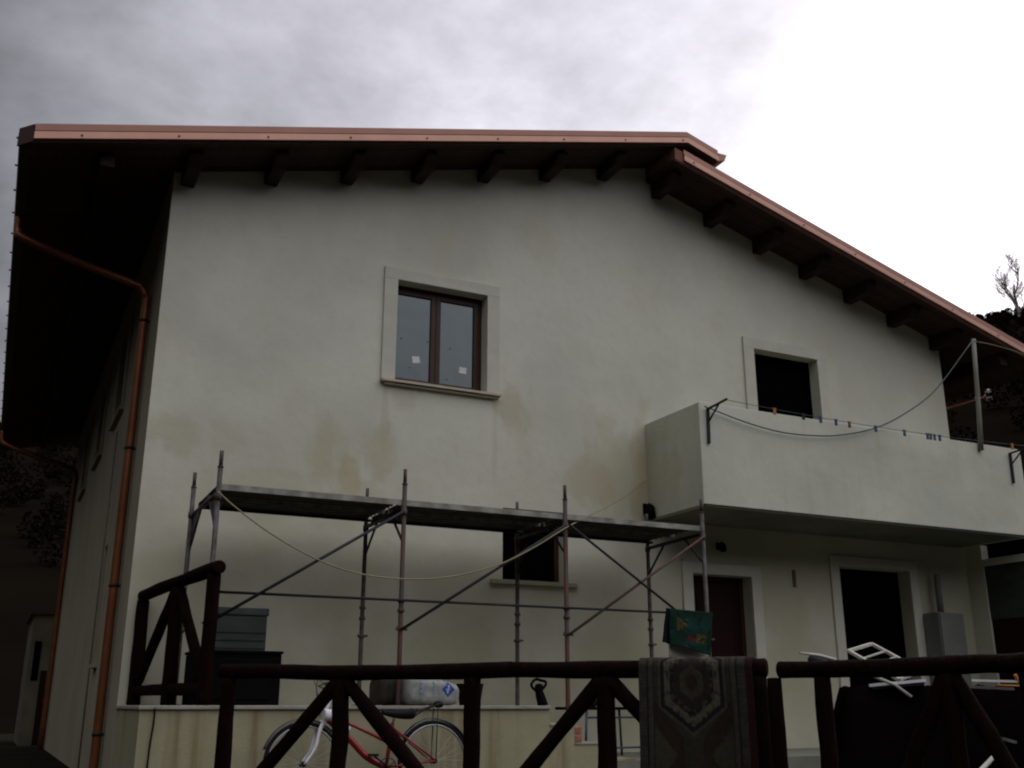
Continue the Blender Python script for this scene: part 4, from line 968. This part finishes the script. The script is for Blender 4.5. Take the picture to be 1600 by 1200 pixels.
    for a_ in range(5): mb.tube([BB+ax*-.04, BB+ax*-.04+X*.072*math.cos(a_*1.257)+Z*.072*math.sin(a_*1.257)], .005, 5)
    cr_ = mb.build('crank', M_bsteel, T)
    for s_ in (-1, 1):
        e = BB+ax*.06*s_+(X*.14+Z*.10)*s_*-1; mb = MB(); mb.tube([BB+ax*.05*s_, e], .008, 6); mb.bar(e+ax*.01*s_-X*.035, e+ax*.01*s_+X*.035, .07, .018); mb.build('pedal', M_rub, cr_)
bicycle()

# ---------------------------------------------------------------- dark heap and garden furniture behind the right fence
mb = MB(); nu, nv = 60, 26; vs = []
for j in range(nv+1):
    for i in range(nu+1):
        u, v = i/nu, j/nv; y_ = 5.7+2.2*v; x_ = .893*y_+3.6*u+.03*math.sin(v*9)
        e = min(1, min(u, 1-u)*14)*min(1, min(v, 1-v)*9); e = e**.5 if e > 0 else 0
        h = .93+.05*noise.noise(Vector((u*9, v*4, 3)))+.04*noise.noise(Vector((u*25, v*12, 7)))
        y2 = y_-.5*u*(1-v)
        vs.append((x_-.15*(1-e)*0, y2, YARD+h*e+.006))
mb.add(vs, [(j*(nu+1)+i, j*(nu+1)+i+1, (j+1)*(nu+1)+i+1, (j+1)*(nu+1)+i) for j in range(nv) for i in range(nu)], True)
tag(mb.build('tarpaulin_heap', M_tarp, fix=False), 'near black tarpaulin covered heap behind the right hand log fence', 'heap')
HT_ = YARD+.95
def frame_quad(name, pts, r_, mt, label, cat, extra=()):
    P = [Vector(p) for p in pts]; T = thing(name, tuple(sum(P, Vector())/len(P)), label, cat)
    mb = MB()
    for a, b_ in zip(P, P[1:]+P[:1]): mb.bar(a, b_, r_*1.6, r_)
    mb.build('frame', mt, T, bevel=.002)
    mb = MB()
    for a, b_ in extra: mb.bar(a, b_, r_*.8, r_*.5)
    if extra: mb.build('slat', mt, T)
p1, p2, p3, p4 = at(1326, 1017, 6.3), at(1362, 1006, 6.5), at(1440, 1048, 6.1), at(1404, 1062, 5.9)
frame_quad('chair_frame', (p1, p2, p3, p4), .022, M_cream, 'cream folding chair frame lying tilted on the dark heap', 'chair', [(lerp(p1, p4, k), lerp(p2, p3, k)) for k in (.28, .5, .72)])
p1, p2 = at(1358, 1071, 5.9), at(1446, 1063, 5.7)
T = thing('folding_table', tuple((p1+p2)/2), 'folded white edged table lying flat on the heap, left of the fence middle post', 'table', 'folded tables on the heap')
q1, q2 = p1+Vector((.50, .5, .0)), p2+Vector((.50, .5, .0))
MB().add([p1+Vector((0, .01, -.004)), p2+Vector((0, .01, -.004)), q2, q1, p1+Vector((0, .01, -.03)), p2+Vector((0, .01, -.03)), q2-Vector((0, 0, .026)), q1-Vector((0, 0, .026))], [(0, 1, 2, 3), (4, 5, 6, 7), (0, 1, 5, 4), (1, 2, 6, 5), (2, 3, 7, 6), (3, 0, 4, 7)]).build('top', M_dblue, T)
MB().bar(p1, p2, .02, .02).build('white_edge', M_white, T)
mb = MB(); mb.tube([at(1363, 1056, 5.8), at(1398, 1070, 5.8), at(1424, 1089, 5.75)], .012, 8); mb.build('leg', M_cream, T)
p1, p2 = at(1518, 1063, 5.7), at(1592, 1065, 5.5)
T = thing('folding_table', tuple((p1+p2)/2), 'folded white edged table with a yellow corner on the heap at the right border', 'table', 'folded tables on the heap')
MB().bar(p1, p2, .02, .016).build('white_edge', M_white, T)
MB().bar(p1+Vector((.03, .05, -.045)), p2+Vector((.0, .05, -.05)), .03, .02).build('lower_edge', M_fridge, T)
MB().bar(p2+Vector((-.03, 0, .05)), p2+Vector((.0, 0, -.01)), .018, .018).build('corner_guard', M_orc, T)
MB().bar(p1+Vector((.3, .04, -.028)), p1+Vector((.55, .04, -.032)), .02, .012).build('orange_strip', M_orc, T)
c = at(1291, 1034, 6.4); c2 = c+Vector((0, 0, -.02))
T = thing('small_tyre', c2, 'small black tyre lying on the left end of the dark heap', 'tyre')
MB().ring(c2, (.15, -.35, 1), .10, .045, 36, 10).build('rubber', M_rub, T)
MB().ring(c2, (.15, -.35, 1), .055, .012, 24, 8).build('rim', M_bsteel, T)
mb = MB(); mb.tube([at(1249, 1020, 6.0), at(1280, 1024, 6.1), at(1306, 1031, 6.15)], [.008, .012, .012], 8)
tag(mb.build('pale_stick', M_cream), 'pale stick resting across the small black tyre', 'stick')
mb = MB(); mb.bar(at(1530, 1206, 5.2), at(1553, 1182, 5.3), .03, .012)
tag(mb.build('pale_batten', M_cream), 'short pale batten leaning on the heap low at the right border', 'batten')
mb = MB(); mb.bar(at(1563, 1154, 5.35), at(1585, 1160, 5.35), .04, .02)
tag(mb.build('metal_bracket', M_steel), 'small dull metal plate on the heap above the pale batten', 'plate')

# ---------------------------------------------------------------- outbuilding beyond the far left corner
a = at(66, 945, 24.9)
T = thing('outbuilding', (.9, 26, YARD), 'low pale outbuilding beyond the far left end of the house', 'building')
MB().box(.74, 1.5, 24.85, 28, YARD-3, 1.86).build('wall', M_dimmed, T)
MB().box(.66, 1.5, 24.75, 28.1, 1.862, 1.93).build('roof', M_gut, T)
MB().box(.82, .95, 24.83, 24.849, .5, 1.3).build('window', M_dark, T)
MB().box(1.0, 1.12, 24.83, 24.849, YARD, .7).build('door', M_door, T)
# thin cable hanging down the terrace front
mb = MB(); mb.tube(spline([at(242, 1106, 9.27), at(240, 1130, 9.28), at(234, 1165, 9.28), at(228, 1215, 9.28)], 4), .008, 6)
tag(mb.build('cable', M_door), 'thin rusty cable hanging down the terrace front below the left fence', 'cable')
